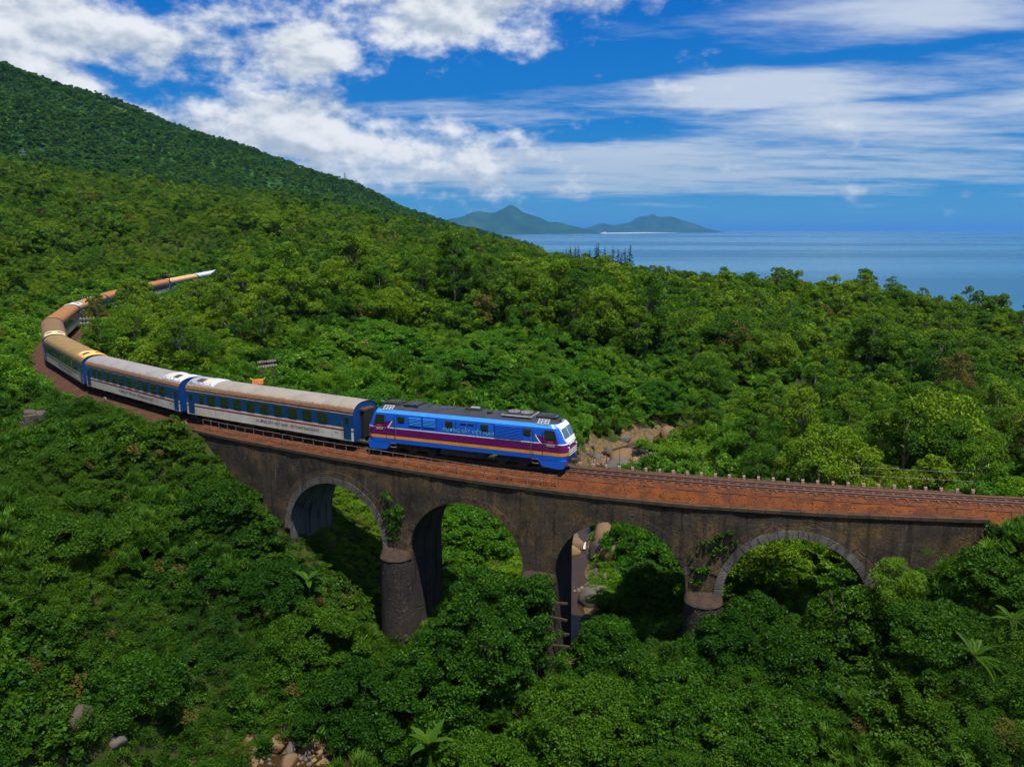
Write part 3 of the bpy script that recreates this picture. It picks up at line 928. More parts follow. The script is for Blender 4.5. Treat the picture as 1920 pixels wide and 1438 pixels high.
# coping slabs, near edge in view and far edge
s = V0
while s < V1 - .4:
    L = min(rv.uniform(.85, 1.25), V1 - s)
    for off0, off1, sg in ((NEAR - .30, NEAR + .10, 1), (-FAR + .25, -FAR - .08, -1)):
        P = []
        for sa in (s + .012, s + L - .012):
            zt = (coping_z(sa) if sg > 0 else -.40) + rv.uniform(-.012, .012)
            for oo, zz in ((off0, zt - .22), (off1, zt - .22), (off1, zt), (off0, zt)):
                P.append(tpos(sa, oo, zz) - vo)
        MB().add(P, [(0, 1, 2, 3), (4, 5, 6, 7), (0, 1, 5, 4), (1, 2, 6, 5), (2, 3, 7, 6), (3, 0, 4, 7)], 'coping').build('coping_stone', via)
    s += L
# rounded cutwater bases with sloping stone caps
for c in (47.18, 58.53, 69.88):
    V, Fq = [], []
    th = np.linspace(-.12, PI + .12, 17)
    lv = [(VB, 1.46), (-15, 1.38), (-12, 1.32), (-9.5, 1.27), (-7.55, 1.22)]
    for z, r in lv:
        for t in th:
            rr = r * (1 + .02 * math.sin(t * 9 + z * 3))
            V.append(tpos(c + rr * math.cos(t), NEAR + .02 + rr * max(math.sin(t), -.1) * 1.02, z) - vo)
    for i in range(len(lv) - 1):
        for k in range(16):
            a = i * 17 + k; Fq.append((a, a + 1, a + 18, a + 17))
    link(bpy.data.objects.new('cutwater', np_mesh('cutwater', V, Fq, ['pier_stone'], True)), via)
    V, Fq = [], []
    for k in range(5):
        fr = k / 4; r = 1.29 * (1 - fr) + .95 * fr
        for t in th:
            V.append(tpos(c + (1.29 - .12 * fr) * math.cos(t), NEAR + .02 + max(math.sin(t), -.1) * 1.30 * (1 - fr) + .03 * fr, -7.62 + .10 * min(fr * 4, 1) + .62 * max(0, fr - .12)) - vo)
    for i in range(4):
        for k in range(16):
            a = i * 17 + k; Fq.append((a, a + 1, a + 18, a + 17))
    link(bpy.data.objects.new('cutwater_cap', np_mesh('cutwater_cap', V, Fq, ['cap_stone'], True)), via)
# steel bars let into the middle pier
for k, (z, l) in enumerate(((-10.2, 1.5), (-11.3, 1.6), (-12.3, 1.5), (-9.0, .9))):
    ob = MB().box((0, 0, 0), (l, .12, .14), 'iron_dark').build('iron_bar', via)
    p = tpos(57.05 - .1 * k, NEAR + .45, z) - vo
    ob.location = p; ob.rotation_euler = (0, R(4), heading(57) + .12 * k)

# ------------------------------------------------------------------ railings
rl = thing('near_railing', 'thin rusty wire railing along the near edge beside the train', 'railing', tuple(tpos(72, NEAR - .1)))
ro = np.array(rl.location)
pm = MB().box((0, 0, .5), (.035, .035, 1.0), 'iron').mesh('post')
NS = np.arange(57.4, 90.6, 1.07)
for s in NS:
    zc = coping_z(s)
    part('post', pm, rl, tuple(tpos(s, NEAR - .42, zc) - ro), (rv.uniform(-.03, .03), rv.uniform(-.03, .03), heading(s)))
for h in (.97, .5):
    MB().tube([tpos(s, NEAR - .42, coping_z(s) + h + .012 * math.sin(s * 3)) - ro for s in np.arange(57.4, 90.61, .55)], .017, 5, 'iron').build('rail_wire', rl)
fl = thing('far_railing', 'low pale concrete stubs with thin iron posts along the far edge', 'railing', tuple(tpos(44, -FAR)))
fo = np.array(fl.location)
fm = MB().box((0, 0, .14), (.20, .18, .30), 'footing', bev=.02).mesh('footing')
fp = MB().box((0, 0, .75), (.03, .03, 1.5), 'iron_dark').mesh('post')
for k, s in enumerate(np.arange(29.8, 58.2, 1.0)):
    loc = tuple(tpos(s, -FAR + .08, -.42) - fo)
    part('footing', fm, fl, loc, (0, rv.uniform(-.06, .06), heading(s) + rv.uniform(-.1, .1)))
    part('post', fp, fl, loc, (rv.uniform(-.03, .03), 0, 0))
for h in (1.42, .85):
    MB().tube([tpos(s, -FAR + .08, -.42 + h) - fo for s in np.arange(29.8, 37.9, 1.0)], .014, 5, 'iron').build('rail_wire', fl)

# ------------------------------------------------------------------ lettering
def text_mesh(txt, size, mat, name='lettering', ext=.004, spacing=1.0, bold=0.0):
    cu = bpy.data.curves.new('txt', 'FONT')
    cu.body = txt; cu.size = size; cu.extrude = ext; cu.space_character = spacing
    cu.offset = bold
    cu.resolution_u = 3
    cu.align_x = 'CENTER'; cu.align_y = 'CENTER'
    ob = bpy.data.objects.new('txt', cu)
    COL.objects.link(ob)
    dg = bpy.context.evaluated_depsgraph_get()
    me = bpy.data.meshes.new_from_object(ob.evaluated_get(dg))
    bpy.data.objects.remove(ob); bpy.data.curves.remove(cu)
    me.name = name
    me.materials.clear(); me.materials.append(MATS[mat])
    return me


def on_track(s_front, s_back):
    """placement of a vehicle whose bogies stand at these arc lengths: origin half way, +x towards the front"""
    a, b = tpos(s_front), tpos(s_back)
    d = Vector(a - b)
    yaw = math.atan2(d.y, d.x); pitch = -math.atan2(d.z, math.hypot(d.x, d.y))
    m = (a + b) / 2
    return tuple(m), (0, pitch, yaw)


def bogie(mb, x, axles, half):
    for ax in axles:
        for sy in (-1, 1):
            mb.cyl((x + ax, sy * .5, .43), (0, 1, 0), .43, .12, 20, 'wheel_steel')
            mb.cyl((x + ax, sy * .78, .46), (0, 1, 0), .13, .22, 10, 'underframe')
        mb.cyl((x + ax, 0, .43), (0, 1, 0), .07, 1.2, 8, 'wheel_steel')
    for sy in (-1, 1):
        mb.prism([(x - half, .38), (x + half, .38), (x + half, .62), (x + half * .55, .62), (x + half * .4, .5), (x - half * .4, .5), (x - half * .55, .62), (x - half, .62)], sy * .72 - .06, sy * .72 + .06, 'underframe')
        for ax in axles:
            mb.cyl((x + ax * .55, sy * .82, .58), (0, 0, 1), .09, .34, 8, 'iron_dark')
    mb.box((x, 0, .62), (half * 1.2, 1.5, .2), 'underframe')


# ------------------------------------------------------------------ the locomotive
loc_, rot_ = on_track(56.85 + 3.6, 56.85 + 12.6)
loco = thing('diesel_locomotive', 'blue diesel locomotive with purple band and orange stripe leading the train', 'locomotive', loc_, rot_)
LH = 8.1
LZ = [(.95, 8.02, 1.40), (1.30, 8.10, 1.41), (1.52, 8.12, 1.41), (2.10, 8.08, 1.41), (2.17, 8.05, 1.41), (2.6, 7.88, 1.40), (3.0, 7.68, 1.38), (3.25, 7.52, 1.36), (3.50, 7.30, 1.18), (3.70, 7.05, .86), (3.80, 6.8, .45)]
LMAT = ['loco_blue', 'loco_orange', 'loco_purple', 'paint_white', 'loco_blue', 'loco_blue', 'loco_blue', 'loco_sky', 'loco_roof', 'loco_roof']
CR = .55


def ring(hx, hy, r):
    r = min(r, hy * .95)
    pts = []
    for cx, cyy, a0 in ((hx - r, hy - r, 0), (-hx + r, hy - r, PI / 2), (-hx + r, -hy + r, PI), (hx - r, -hy + r, 1.5 * PI)):
        for k in range(7):
            a = a0 + PI / 2 * k / 6
            pts.append((cx + r * math.cos(a), cyy + r * math.sin(a)))
    return pts


def lx(z): return float(np.interp(z, [q[0] for q in LZ], [q[1] for q in LZ]))
def lw(z): return float(np.interp(z, [q[0] for q in LZ], [q[2] for q in LZ]))


mb = MB()
rings = [[(x, y, z) for x, y in ring(hx, hy, CR)] for z, hx, hy in LZ]
NR = len(rings[0])
for k in range(len(LZ) - 1):
    mb.add(rings[k] + rings[k + 1], [(i, (i + 1) % NR, NR + (i + 1) % NR, NR + i) for i in range(NR)], LMAT[k])
mb.add(rings[-1], [tuple(range(NR))], 'loco_roof')
mb.add(rings[0], [tuple(range(NR))[::-1]], 'underframe')
body = mb.build('body', loco)


def xf(y, z, off=.0):
    """front face of the loco body"""
    hx, hy = lx(z), lw(z); r = min(CR, hy * .95); a = abs(y)
    if a <= hy - r: return hx + off
    t = min(1, (a - (hy - r)) / r)
    return hx - r + r * math.sqrt(max(0, 1 - t * t)) + off


def front_patch(name, outline, off, mat, sgn=1, parent=None, nu=10):
    """outline(t): returns (ylo, yhi) at height fraction t over z0..z1"""
    z0, z1, fn = outline
    V, Fq = [], []
    nv = 8
    for i in range(nv + 1):
        z = z0 + (z1 - z0) * i / nv
        a, b = fn(i / nv)
        for j in range(nu + 1):
            y = a + (b - a) * j / nu
            V.append((sgn * xf(y, z, off), sgn * y, z))
    for i in range(nv):
        for j in range(nu):
            q = i * (nu + 1) + j; Fq.append((q, q + 1, q + nu + 2, q + nu + 1))
    return MB().add(V, Fq, mat).build(name, parent or loco, True)


for sg in (1, -1):
    m_ = front_patch('front_mask', (1.98, 3.46, lambda t: (-(.55 + .62 * min(1, (t * 3) ** .6)) if t < .34 else -(1.17 - .12 * t), (.55 + .62 * min(1, (t * 3) ** .6)) if t < .34 else (1.17 - .12 * t))), .012, 'paint_white', sg)
    for sy in (-1, 1):
        a0, a1 = (.05, 1.06) if sy > 0 else (-1.06, -.05)
        front_patch('windscreen', (2.50, 3.16, lambda t, a0=a0, a1=a1: (a0 * (1 - .08 * t), a1 * (1 - .08 * t))), .03, 'glass_sky', sg, m_, 6)
        hb = MB()
        hb.cyl((0, 0, 0), (1, 0, 0), .11, .08, 14, 'roof_grey'); hb.cyl((.045, 0, 0), (1, 0, 0), .085, .03, 14, 'paint_white')
        hl = hb.build('headlight', loco); hl.location = (sg * (xf(.85, 1.82) + .03), sy * .85, 1.82)
    lb = MB(); lb.box((0, 0, 0), (.18, .6, .16), 'roof_frame', bev=.03); lb.cyl((.1 * sg, -.15, 0), (1, 0, 0), .06, .04, 10, 'porcelain'); lb.cyl((.1 * sg, .15, 0), (1, 0, 0), .06, .04, 10, 'porcelain')
    lp = lb.build('top_lamp', loco); lp.location = (sg * 7.28, 0, 3.60)
    # cab-end skirt reaching down to the rails
    sk = MB()
    poly = [(sg * 5.95, .96), (sg * 6.35, .42), (sg * 7.55, .34), (sg * 7.9, .40), (sg * 8.02, .96)]
    sk.prism(poly, -1.39, 1.39, 'loco_blue')
    sk.build('skirt', loco)
    hr = MB()
    for k in range(3):
        hr.tube([(sg * (xf(y, 1.55 + .1 * k) + .07), y, 1.30 + .16 * k) for y in np.linspace(-.95, .95, 9)], .018, 5, 'paint_white')
    hr.build('handrail', loco)
    cp = MB(); cp.box((sg * 8.22, 0, .72), (.5, .28, .26), 'iron_dark', bev=.05); cp.box((sg * 8.5, .0, .72), (.16, .34, .34), 'iron_dark', bev=.05)
    cp.build('coupler', loco)
# side glazing, louvres, doors, stripes (both sides)
wm = MB().box((0, 0, 0), (.60, .05, .52), 'rubber', bev=.02).box((0, -.012, 0), (.50, .05, .42), 'glass', bev=.015).mesh('window')
lv = MB()
lv.box((0, 0, 0), (1.05, .03, .66), 'loco_blue')
for k in range(6): lv.box((0, -.03, -.27 + .108 * k), (1.0, .05, .035), 'loco_sky', rot=(R(35), 0, 0))
lvm = lv.mesh('louvre')
lv2 = MB(); lv2.box((0, 0, 0), (1.05, .03, .98), 'loco_blue')
for k in range(9): lv2.box((0, -.03, -.43 + .108 * k), (1.0, .05, .03), 'loco_blue', rot=(R(35), 0, 0))
lvm2 = lv2.mesh('louvre')
for sy in (-1, 1):
    rz = 0 if sy < 0 else PI
    yy = lambda z: sy * (lw(z) + .012)
    for x in (-5.05, -1.0, 1.85, 5.2) if sy < 0 else (5.05, 1.0, -1.85, -5.2):
        part('window', wm, loco, (x, yy(2.9), 2.84), (0, 0, rz))
    for x in (-3.85, -2.65): part('louvre', lvm, loco, (x, yy(2.8), 2.78), (0, 0, rz))
    for x in (3.2, 4.25): part('louvre', lvm2, loco, (x, yy(2.7), 2.72), (0, 0, rz))
    for x in (.15, .75): MB().box((0, 0, 0), (.5, .04, .12), 'rubber', bev=.02).build('vent_slot', loco).location = (x, yy(2.95), 2.98)
    for sg in (1, -1):
        wz = MB(); P = [(6.50, 2.42), (7.42, 2.42), (7.22, 3.10), (6.50, 3.10)]
        wz.prism([(sg * a, b) for a, b in P], sy * 1.385, sy * 1.425, 'rubber')
        Pi = [(6.57, 2.48), (7.30, 2.48), (7.15, 3.04), (6.57, 3.04)]
        wz.prism([(sg * a, b) for a, b in Pi], sy * 1.39, sy * 1.435, 'glass')
        wz.build('cab_window', loco)
        # purple wedge and white chevron by the cab
        pw = MB(); yo0, yo1 = sy * 1.40, sy * 1.418
        pw.prism([(sg * 6.22, 2.14), (sg * 5.86, 2.72), (sg * 6.46, 2.58), (sg * 7.45, 2.40), (sg * 7.52, 2.14)], yo0, yo1, 'loco_purple')
        pw.build('livery_band', loco)
        cw = MB(); cw.prism([(sg * 6.30, 2.10), (sg * 5.80, 2.76), (sg * 5.84, 2.58), (sg * 6.12, 2.17)], yo0, sy * 1.424, 'paint_white')
        cw.build('livery_chevron', loco)
        dr = MB()
        for (a, b) in ((5.62, 5.66), (6.34, 6.37)):
            dr.box((sg * (a + b) / 2, sy * 1.415, 2.1), (.03, .02, 1.9), 'roof_frame')
        dr.tube([(sg * 5.5, sy * 1.46, 1.5), (sg * 5.5, sy * 1.46, 2.9)], .012, 5, 'roof_grey')
        dr.build('cab_door_frame', loco)
        MB().box((0, 0, 0), (.62, .02, .19), 'plate_beige', bev=.01).build('number_plate', loco).location = (sg * 6.95, sy * 1.425, 2.02)
        em = part('emblem', text_mesh('VNR', .20, 'text_red', 'emblem'), loco, (sg * 6.95, sy * 1.424, 2.24), (PI / 2, 0, 0 if sy < 0 else PI))
    part('lettering', text_mesh('ĐƯỜNG SẮT VIỆT NAM', .37, 'text_teal', spacing=1.08), loco, (.55 * -sy, sy * 1.420, 2.42), (PI / 2, 0, rz))
# roof: walkway panels, fan deck, grilles, exhaust, cooler boxes
def lroof(y): return float(np.interp(abs(y), [0, .45, .86, 1.18, 1.36], [3.81, 3.80, 3.70, 3.50, 3.25]))


for xh, wd_, lb_ in ((-4.6, 1.2, 1.1),):
    MB().box((xh, 0, 3.84), (1.25, 1.5, .12), 'roof_frame', bev=.03).box((xh, 0, 3.89), (.95, 1.15, .06), 'loco_roof').build('roof_hatch', loco)
ex = MB(); ex.box((.35, 0, 3.84), (1.2, .55, .14), 'roof_frame', bev=.04); ex.box((.55, -.05, 3.96), (.75, .34, .16), 'roof_grey', bev=.06)
ex.build('exhaust', loco)
MB().box((1.9, -.45, 3.82), (.4, .4, .12), 'roof_frame', bev=.03).build('roof_box', loco)
fd = MB(); fd.box((4.15, 0, 3.80), (2.3, 1.9, .10), 'roof_grey', bev=.02); fd.box((4.15, 0, 3.87), (2.1, 1.5, .08), 'roof_frame', bev=.02)
fd.build('fan_deck', loco)
for x in (3.65, 4.65):
    fb = MB()
    seg = 20
    fb.tube([(x + .42 * math.cos(2 * PI * k / seg), .42 * math.sin(2 * PI * k / seg), 3.95) for k in range(seg + 1)], .035, 5, 'roof_grey')
    for k in range(6): fb.box((x, 0, 3.935), (.82, .05, .03), 'roof_grey', rot=(0, 0, PI * k / 6))
    fb.build('fan_guard', loco)
for xg in (-6.3, 6.3):
    for sy in (-1, 1):
        gb = MB()
        t = math.atan2(.2, .32) * -sy
        for k in range(4): gb.box((xg - .39 + .26 * k, sy * 1.03, 3.625), (.045, .5, .03), 'roof_light', rot=(R(32) * -sy, 0, 0))
        for k in range(4): gb.box((xg, sy * (.84 + .125 * k), 3.74 - .078 * k), (.85, .045, .03), 'roof_light', rot=(R(32) * -sy, 0, 0))
        gb.build('roof_grille', loco)
    MB().box((xg, 0, 3.83), (1.5, 1.2, .14), 'roof_frame', bev=.04).box((xg, 0, 3.91), (.9, .8, .05), 'loco_roof').build('cooler_box', loco)
for sg in (1, -1):
    MB().tube([(sg * 7.0, -.5, 3.6), (sg * 7.0, -.5, 3.95), (sg * 7.25, -.5, 3.98)], .035, 6, 'roof_grey').build('horn', loco)
    MB().tube([(sg * 6.9, .45, 3.6), (sg * 6.9, .45, 4.15)], .014, 5, 'roof_frame').build('aerial', loco)
for x in (-5.4, -3.2, -1.1, 1.1, 2.6, 5.6):
    MB().box((x, 0, 3.80), (.05, 1.0, .045), 'roof_frame').build('roof_seam', loco)
for x in (-5.42, -3.25, -2.05, -.45, 1.2, 2.62, 4.82):
    for sy in (-1, 1): MB().box((x, sy * 1.412, 2.70), (.022, .012, 1.05), 'roof_frame').build('panel_seam', loco)
for x in (-4.55, 4.55):
    b_ = MB(); bogie(b_, x, (-1.6, 0, 1.6), 2.15); b_.build('bogie', loco)
ft = MB(); ft.prism([(-1.9, .92), (-1.75, .42), (1.75, .42), (1.9, .92)], -1.15, 1.15, 'underframe')
for k in range(-3, 4): ft.box((k * .5, -1.16, .66), (.04, .03, .4), 'iron_dark')
ft.build('fuel_tank', loco)
sp_ = MB()
for sg in (1, -1):
    for sy in (-1, 1):
        for z in (.62, .92): sp_.box((sg * 5.8, sy * 1.32, z), (.5, .2, .035), 'iron')
        sp_.tube([(sg * 5.56, sy * 1.34, .6), (sg * 5.56, sy * 1.34, 1.0)], .015, 5, 'iron'); sp_.tube([(sg * 6.04, sy * 1.34, .6), (sg * 6.04, sy * 1.34, 1.0)], .015, 5, 'iron')
sp_.build('step_ladder', loco)

# ------------------------------------------------------------------ the carriages
CH, CWD = 9.8, 1.43


def croof(y):
    t = min(1, abs(y) / CWD)
    return 2.96 + .76 * (1 - t ** 2.6) ** .62


def car_body():
    mb = MB()
    bands = [(.70, 1.42, 'car_cream'), (1.42, 1.56, 'car_red'), (1.56, 1.72, 'car_cream'), (1.72, 2.80, 'car_blue'), (2.80, 2.88, 'car_line'), (2.88, 2.96, 'car_red')]
    for a, b, mn in bands:
        for sy in (-1, 1):
            mb.add([(-CH, sy * CWD, a), (CH, sy * CWD, a), (CH, sy * CWD, b), (-CH, sy * CWD, b)], [(0, 1, 2, 3)], mn)
    for sx in (-1, 1):
        sec = [(sx * CH, -CWD, .70), (sx * CH, -CWD, 2.96)] + [(sx * CH, y, croof(y) - .01) for y in np.linspace(-CWD, CWD, 17)[1:-1]] + [(sx * CH, CWD, 2.96), (sx * CH, CWD, .70)]
        mb.add(sec, [tuple(range(len(sec)))], 'car_bright')
    mb.add([(-CH, -CWD, .70), (CH, -CWD, .70), (CH, CWD, .70), (-CH, CWD, .70)], [(0, 1, 2, 3)], 'underframe')
    return mb.mesh('body')


def car_roof(mn):
    ys = CWD * np.sin(np.linspace(-PI / 2, PI / 2, 25)) * 1.015
    xs = np.linspace(-CH - .05, CH + .05, 12)
    V = [(x, y, croof(y / 1.015) + .012) for x in xs for y in ys]
    Fq = [(i * 25 + j, i * 25 + j + 1, (i + 1) * 25 + j + 1, (i + 1) * 25 + j) for i in range(11) for j in range(24)]
    return np_mesh('roof', V, Fq, [mn], True)


cb_me = car_body()
win_big = MB().box((0, 0, 0), (.98, .04, .92), 'rubber', bev=.015).box((0, -.014, 0), (.90, .04, .84), 'glass_tint', bev=.012).mesh('window')
win_split = MB().box((0, 0, 0), (.98, .04, .92), 'rubber', bev=.015).box((0, -.014, .2), (.90, .04, .40), 'glass_tint', bev=.012).box((0, -.014, -.23), (.90, .04, .40), 'glass_tint', bev=.012).mesh('window')
win_small = MB().box((0, 0, 0), (.55, .04, .80), 'rubber', bev=.015).box((0, -.014, 0), (.47, .04, .72), 'glass_tint', bev=.012).mesh('window')
dm = MB(); dm.box((0, 0, 0), (.80, .03, 1.92), 'car_blue', bev=.01); dm.box((0, -.012, .55), (.42, .03, .55), 'glass', bev=.01); dm.tube([(-.46, -.06, -.7), (-.46, -.06, .5)], .012, 5, 'iron')
door_me = dm.mesh('door')
dl = MB()
for z in (.40, .58): dl.box((0, 0, z), (.62, .22, .03), 'iron_dark')
dl.box((-.3, 0, .6), (.03, .2, .45), 'iron_dark'); dl.box((.3, 0, .6), (.03, .2, .45), 'iron_dark')
steps_me = dl.mesh('door_step')
gw = MB(); gw.box((0, 0, 1.95), (.42, 1.15, 2.15), 'rubber', bev=.04); gw.box((0, 0, 3.1), (.46, 1.3, .22), 'vent_brown', bev=.03)
gw_me = gw.mesh('gangway')
eq = MB()
for x, l, wz in ((-2.6, 1.8, .34), (.2, 1.2, .30), (2.8, 1.6, .32)): eq.box((x, -.75, .70 - wz / 2 - .02), (l, .7, wz), 'underframe', bev=.03); eq.box((x + .5, .75, .70 - wz / 2 - .02), (l, .7, wz), 'underframe', bev=.03)
for x in (-4.5, 4.5): eq.cyl((x, 0, .5), (1, 0, 0), .2, 1.5, 12, 'underframe')
eq_me = eq.mesh('underfloor_box')
bg_ = MB(); bogie(bg_, 0, (-1.1, 1.1), 1.6); bog_me = bg_.mesh('bogie')
bf = MB(); bf.box((0, 0, .62), (.5, .25, .25), 'iron_dark', bev=.04); coup_me = bf.mesh('coupler')
txt_big = text_mesh('ĐƯỜNG SẮT VIỆT NAM - VIETNAM RAILWAYS', .36, 'text_navy', spacing=.95)
txt_sm1 = text_mesh('ĐSVN', .15, 'text_navy')
txt_sm2 = text_mesh('VR', .26, 'text_teal')


def shroud(mn, end, L=3.4):
    """raised air conditioner cover over one end of the roof; end = +1 front, -1 rear"""
    ys = np.linspace(-1.18, 1.18, 15)
    x0, x1 = end * (CH - .06), end * (CH - L)
    mb = MB(); V = []
    for x, dzz in ((x0, .0), (x0, .10), (x1 - end * -.35, .10), (x1, .02)):
        V += [(x, y, croof(y) + .012 + dzz * (1 if abs(y) < 1.1 else .6)) for y in ys]
    mb.add(V, [(i * 15 + j, i * 15 + j + 1, (i + 1) * 15 + j + 1, (i + 1) * 15 + j) for i in range(3) for j in range(14)], mn)
    return mb


def patch_on_roof(mb, xa, xb, ya, yb, mn, lift):
    ys = np.linspace(ya, yb, 5)
    V = [(x, y, croof(y) + lift) for x in (xa, xb) for y in ys]
    mb.add(V, [(j, j + 1, 5 + j + 1, 5 + j) for j in range(4)], mn)


CARS = [
    ('roof_1', ('shroud_white', -1), 'blue and cream carriage with pale grey roof coupled right behind the locomotive', True),
    ('roof_2', ('shroud_white', 1), 'grey roofed carriage, second behind the locomotive, white cooler cover on its front end', True),
    ('roof_3', ('shroud_yellow', 1), 'olive tan roofed carriage, third behind the locomotive, yellow cooler cover on its front end', True),
    ('roof_4', ('shroud_cream', 1), 'brown roofed carriage on the tightest part of the bend, farthest left in the train', False),
    ('roof_5', None, 'orange brown roofed carriage just beyond the bend, showing its inner side', False),
    ('roof_6', ('shroud_white', 1), 'tan roofed carriage with a white roof panel, passing the telegraph pole', False),
    ('roof_7', None, 'rust orange roofed carriage running in behind the trees', False),
    ('roof_7', None, 'rust orange roofed carriage reappearing beyond the trees', False),
    ('roof_9', None, 'pale tan roofed carriage near the far end of the train', False),
    ('roof_10', None, 'pale blue grey roofed carriage, farthest of the train, entering the forest', False)]
for k, (rm, sh, lab, detail) in enumerate(CARS):
    s0 = 74.05 + k * 20.4
    loc_, rot_ = on_track(s0 + 3.0, s0 + 16.6)
    car = thing('passenger_carriage', lab, 'carriage', loc_, rot_, 'passenger carriages of the train')
    part('body', cb_me, car)
    rf = part('roof', car_roof(rm), car)
    if sh:
        mn, end = sh
        mb = shroud(mn, end)
        so = mb.build('cooler_cover', rf, True)
        hx = lambda a: end * (CH - a)
        for sy in (-1, 1):
            q = MB(); patch_on_roof(q, hx(.9), hx(1.75), sy * .32, sy * .98, 'vent_brown', .125); q.build('vent_grille', rf)
        q = MB()
        patch_on_roof(q, hx(2.05), hx(2.85), -1.0, -.25, 'shroud_tan', .122); q.build('access_panel', rf)
        for a in (.45, 1.4, 2.0, 2.9):
            MB().box((hx(a), -1.08, croof(1.08) + .10), (.10, .10, .05), 'rubber').build('latch', rf)
    for sy in (-1, 1):
        rz = 0 if sy < 0 else PI
        y = sy * (CWD + .006)
        for j in range(9):
            x = -6.45 + j * 1.63
            part('window', win_split if j in (5, 8) else win_big, car, (x * -sy, y, 2.27), (0, 0, rz))
        part('window', win_small, car, (-7.75 * -sy, y, 2.27), (0, 0, rz))
        for sx in (-1, 1):
            part('door', door_me, car, (sx * 9.15, sy * (CWD - .005), 1.74), (0, 0, rz))
            part('door_step', steps_me, car, (sx * 9.15, sy * 1.25, 0))
        if detail:
            part('lettering', txt_big, car, ((2.6 if k == 0 else 1.2) * -sy, sy * (CWD + .003), 1.10), (PI / 2, 0, rz))
            part('lettering', txt_sm1, car, (8.0 * -sy, sy * (CWD + .003), 1.20), (PI / 2, 0, rz))
            part('lettering', txt_sm2, car, (6.6 * -sy, sy * (CWD + .003), 1.12), (PI / 2, 0, rz))
    for sx in (-1, 1):
        part('gangway', gw_me, car, (sx * (CH + .2), 0, 0))
        part('coupler', coup_me, car, (sx * (CH + .2), 0, 0))
        part('bogie', bog_me, car, (sx * 6.8, 0, 0))
    part('underfloor_box', eq_me, car)

# ------------------------------------------------------------------ plants: leaf clouds
def unit(v): return v / np.maximum(np.linalg.norm(v, axis=-1, keepdims=True), 1e-9)


def leaf_quads(pos, nrm, size, aspect, rng, droop=.15, tang=None):
    n_ = len(pos)
    t = rng.normal(size=(n_, 3)) if tang is None else tang
    t = unit(t - nrm * (t * nrm).sum(-1, keepdims=True))
    b = np.cross(nrm, t)
    s = size[:, None]
    base = pos - t * s * .5
    tip = pos + t * s * .5 - nrm * s * droop
    l = pos + b * s * .5 * aspect + nrm * s * .07
    r = pos - b * s * .5 * aspect + nrm * s * .07
    v = np.stack([base, r, tip, l], 1).reshape(-1, 3)
    f = np.arange(n_ * 4).reshape(-1, 4)
    return v, f


def leaf_cloud(clumps, n_, size, aspect, seed, up=.45, rand=.7, shell=.72, low=-.35):
    """leaves spread over and through a set of clumps (x,y,z,r)"""
    rng = np.random.default_rng(seed)
    C = np.asarray(clumps, float)
    pw = C[:, 3] ** 2; pw /= pw.sum()
    k = rng.choice(len(C), n_, p=pw)
    d = unit(rng.normal(size=(n_, 3)))
    d[:, 2] = np.where(d[:, 2] < low, -d[:, 2] * .6, d[:, 2])
    d = unit(d)
    rad = C[k, 3] * (shell + (1.08 - shell) * rng.random(n_) ** .6)
    pos = C[k, :3] + d * rad[:, None] * np.array([1, 1, .82])
    nrm = unit(d * .75 + np.array([0, 0, up]) + rng.normal(size=(n_, 3)) * rand)
    sz = size * rng.uniform(.65, 1.3, n_)
    v, f = leaf_quads(pos, nrm, sz, aspect, rng)
    ct = rng.random(len(C))
    tint = np.clip(.55 * ct[k] + .45 * rng.random(n_) + rng.normal(size=n_) * .08, 0, 1)
    return v, f, np.repeat(tint, 4)


def foliage_mesh(name, parts, mats):
    """parts: list of (v, f, tint, material index)"""
    V, Fc, T, MI = [], [], [], []
    o_ = 0
    for v, f, t, mi in parts:
        V.append(v); Fc.append(f + o_); T.append(t); MI.append(np.full(len(f), mi)); o_ += len(v)
    me = np_mesh(name, np.vstack(V), np.vstack(Fc), mats, False, np.concatenate(MI))
    at_ = me.attributes.new('tint', 'FLOAT', 'POINT')
    at_.data.foreach_set('value', np.concatenate(T).astype(np.float32))
    return me


def stem(pts, rads, seg=5):
    mb = MB(); mb.tube(pts, rads, seg, None, caps=False)
    v = np.array(mb.v); f = np.array(mb.f)
    return v, f, np.full(len(v), .5)


def tree_parts(seed, H=8.0, crown_r=2.6, leaves=3200, size=.30, base=.38, nclump=18, aspect=.62, tall=1.0):
    rng = np.random.default_rng(seed)
    rr = random.Random(seed)
    hb = H * base
    cl, limbs = [], []
    top = Vector((rr.uniform(-.4, .4), rr.uniform(-.4, .4), H * .86))
    midp = Vector((rr.uniform(-.3, .3), rr.uniform(-.3, .3), hb))
    tr = [stem([(0, 0, -1.2), (midp.x * .5, midp.y * .5, hb * .5), tuple(midp), tuple((midp + top) / 2), tuple(top)], [.022 * H, .019 * H, .015 * H, .010 * H, .004 * H], 6)]
    for k in range(nclump):
        h = rr.random() ** .8
        a = k * 2.39996 + rr.uniform(-.4, .4)
        prof = math.sin(PI * (.16 + .80 * h)) ** .7
        rad = crown_r * prof * rr.uniform(.45, 1.0)
        c = Vector((math.cos(a) * rad, math.sin(a) * rad, hb + (H - hb) * (.05 + .86 * h) * tall))
        r = crown_r * rr.uniform(.26, .46) * (1.0 - .25 * h)
        cl.append((c.x, c.y, c.z, r))
        if k % 2 == 0:
            p0 = midp.lerp(top, max(0, h - .25))
            tr.append(stem([tuple(p0), tuple(p0.lerp(c, .55) + Vector((0, 0, .1))), tuple(c)], [.008 * H, .005 * H, .002 * H], 4))
    lv_ = leaf_cloud(cl, leaves, size, aspect, seed)
    return lv_, tr


PROTO = {}


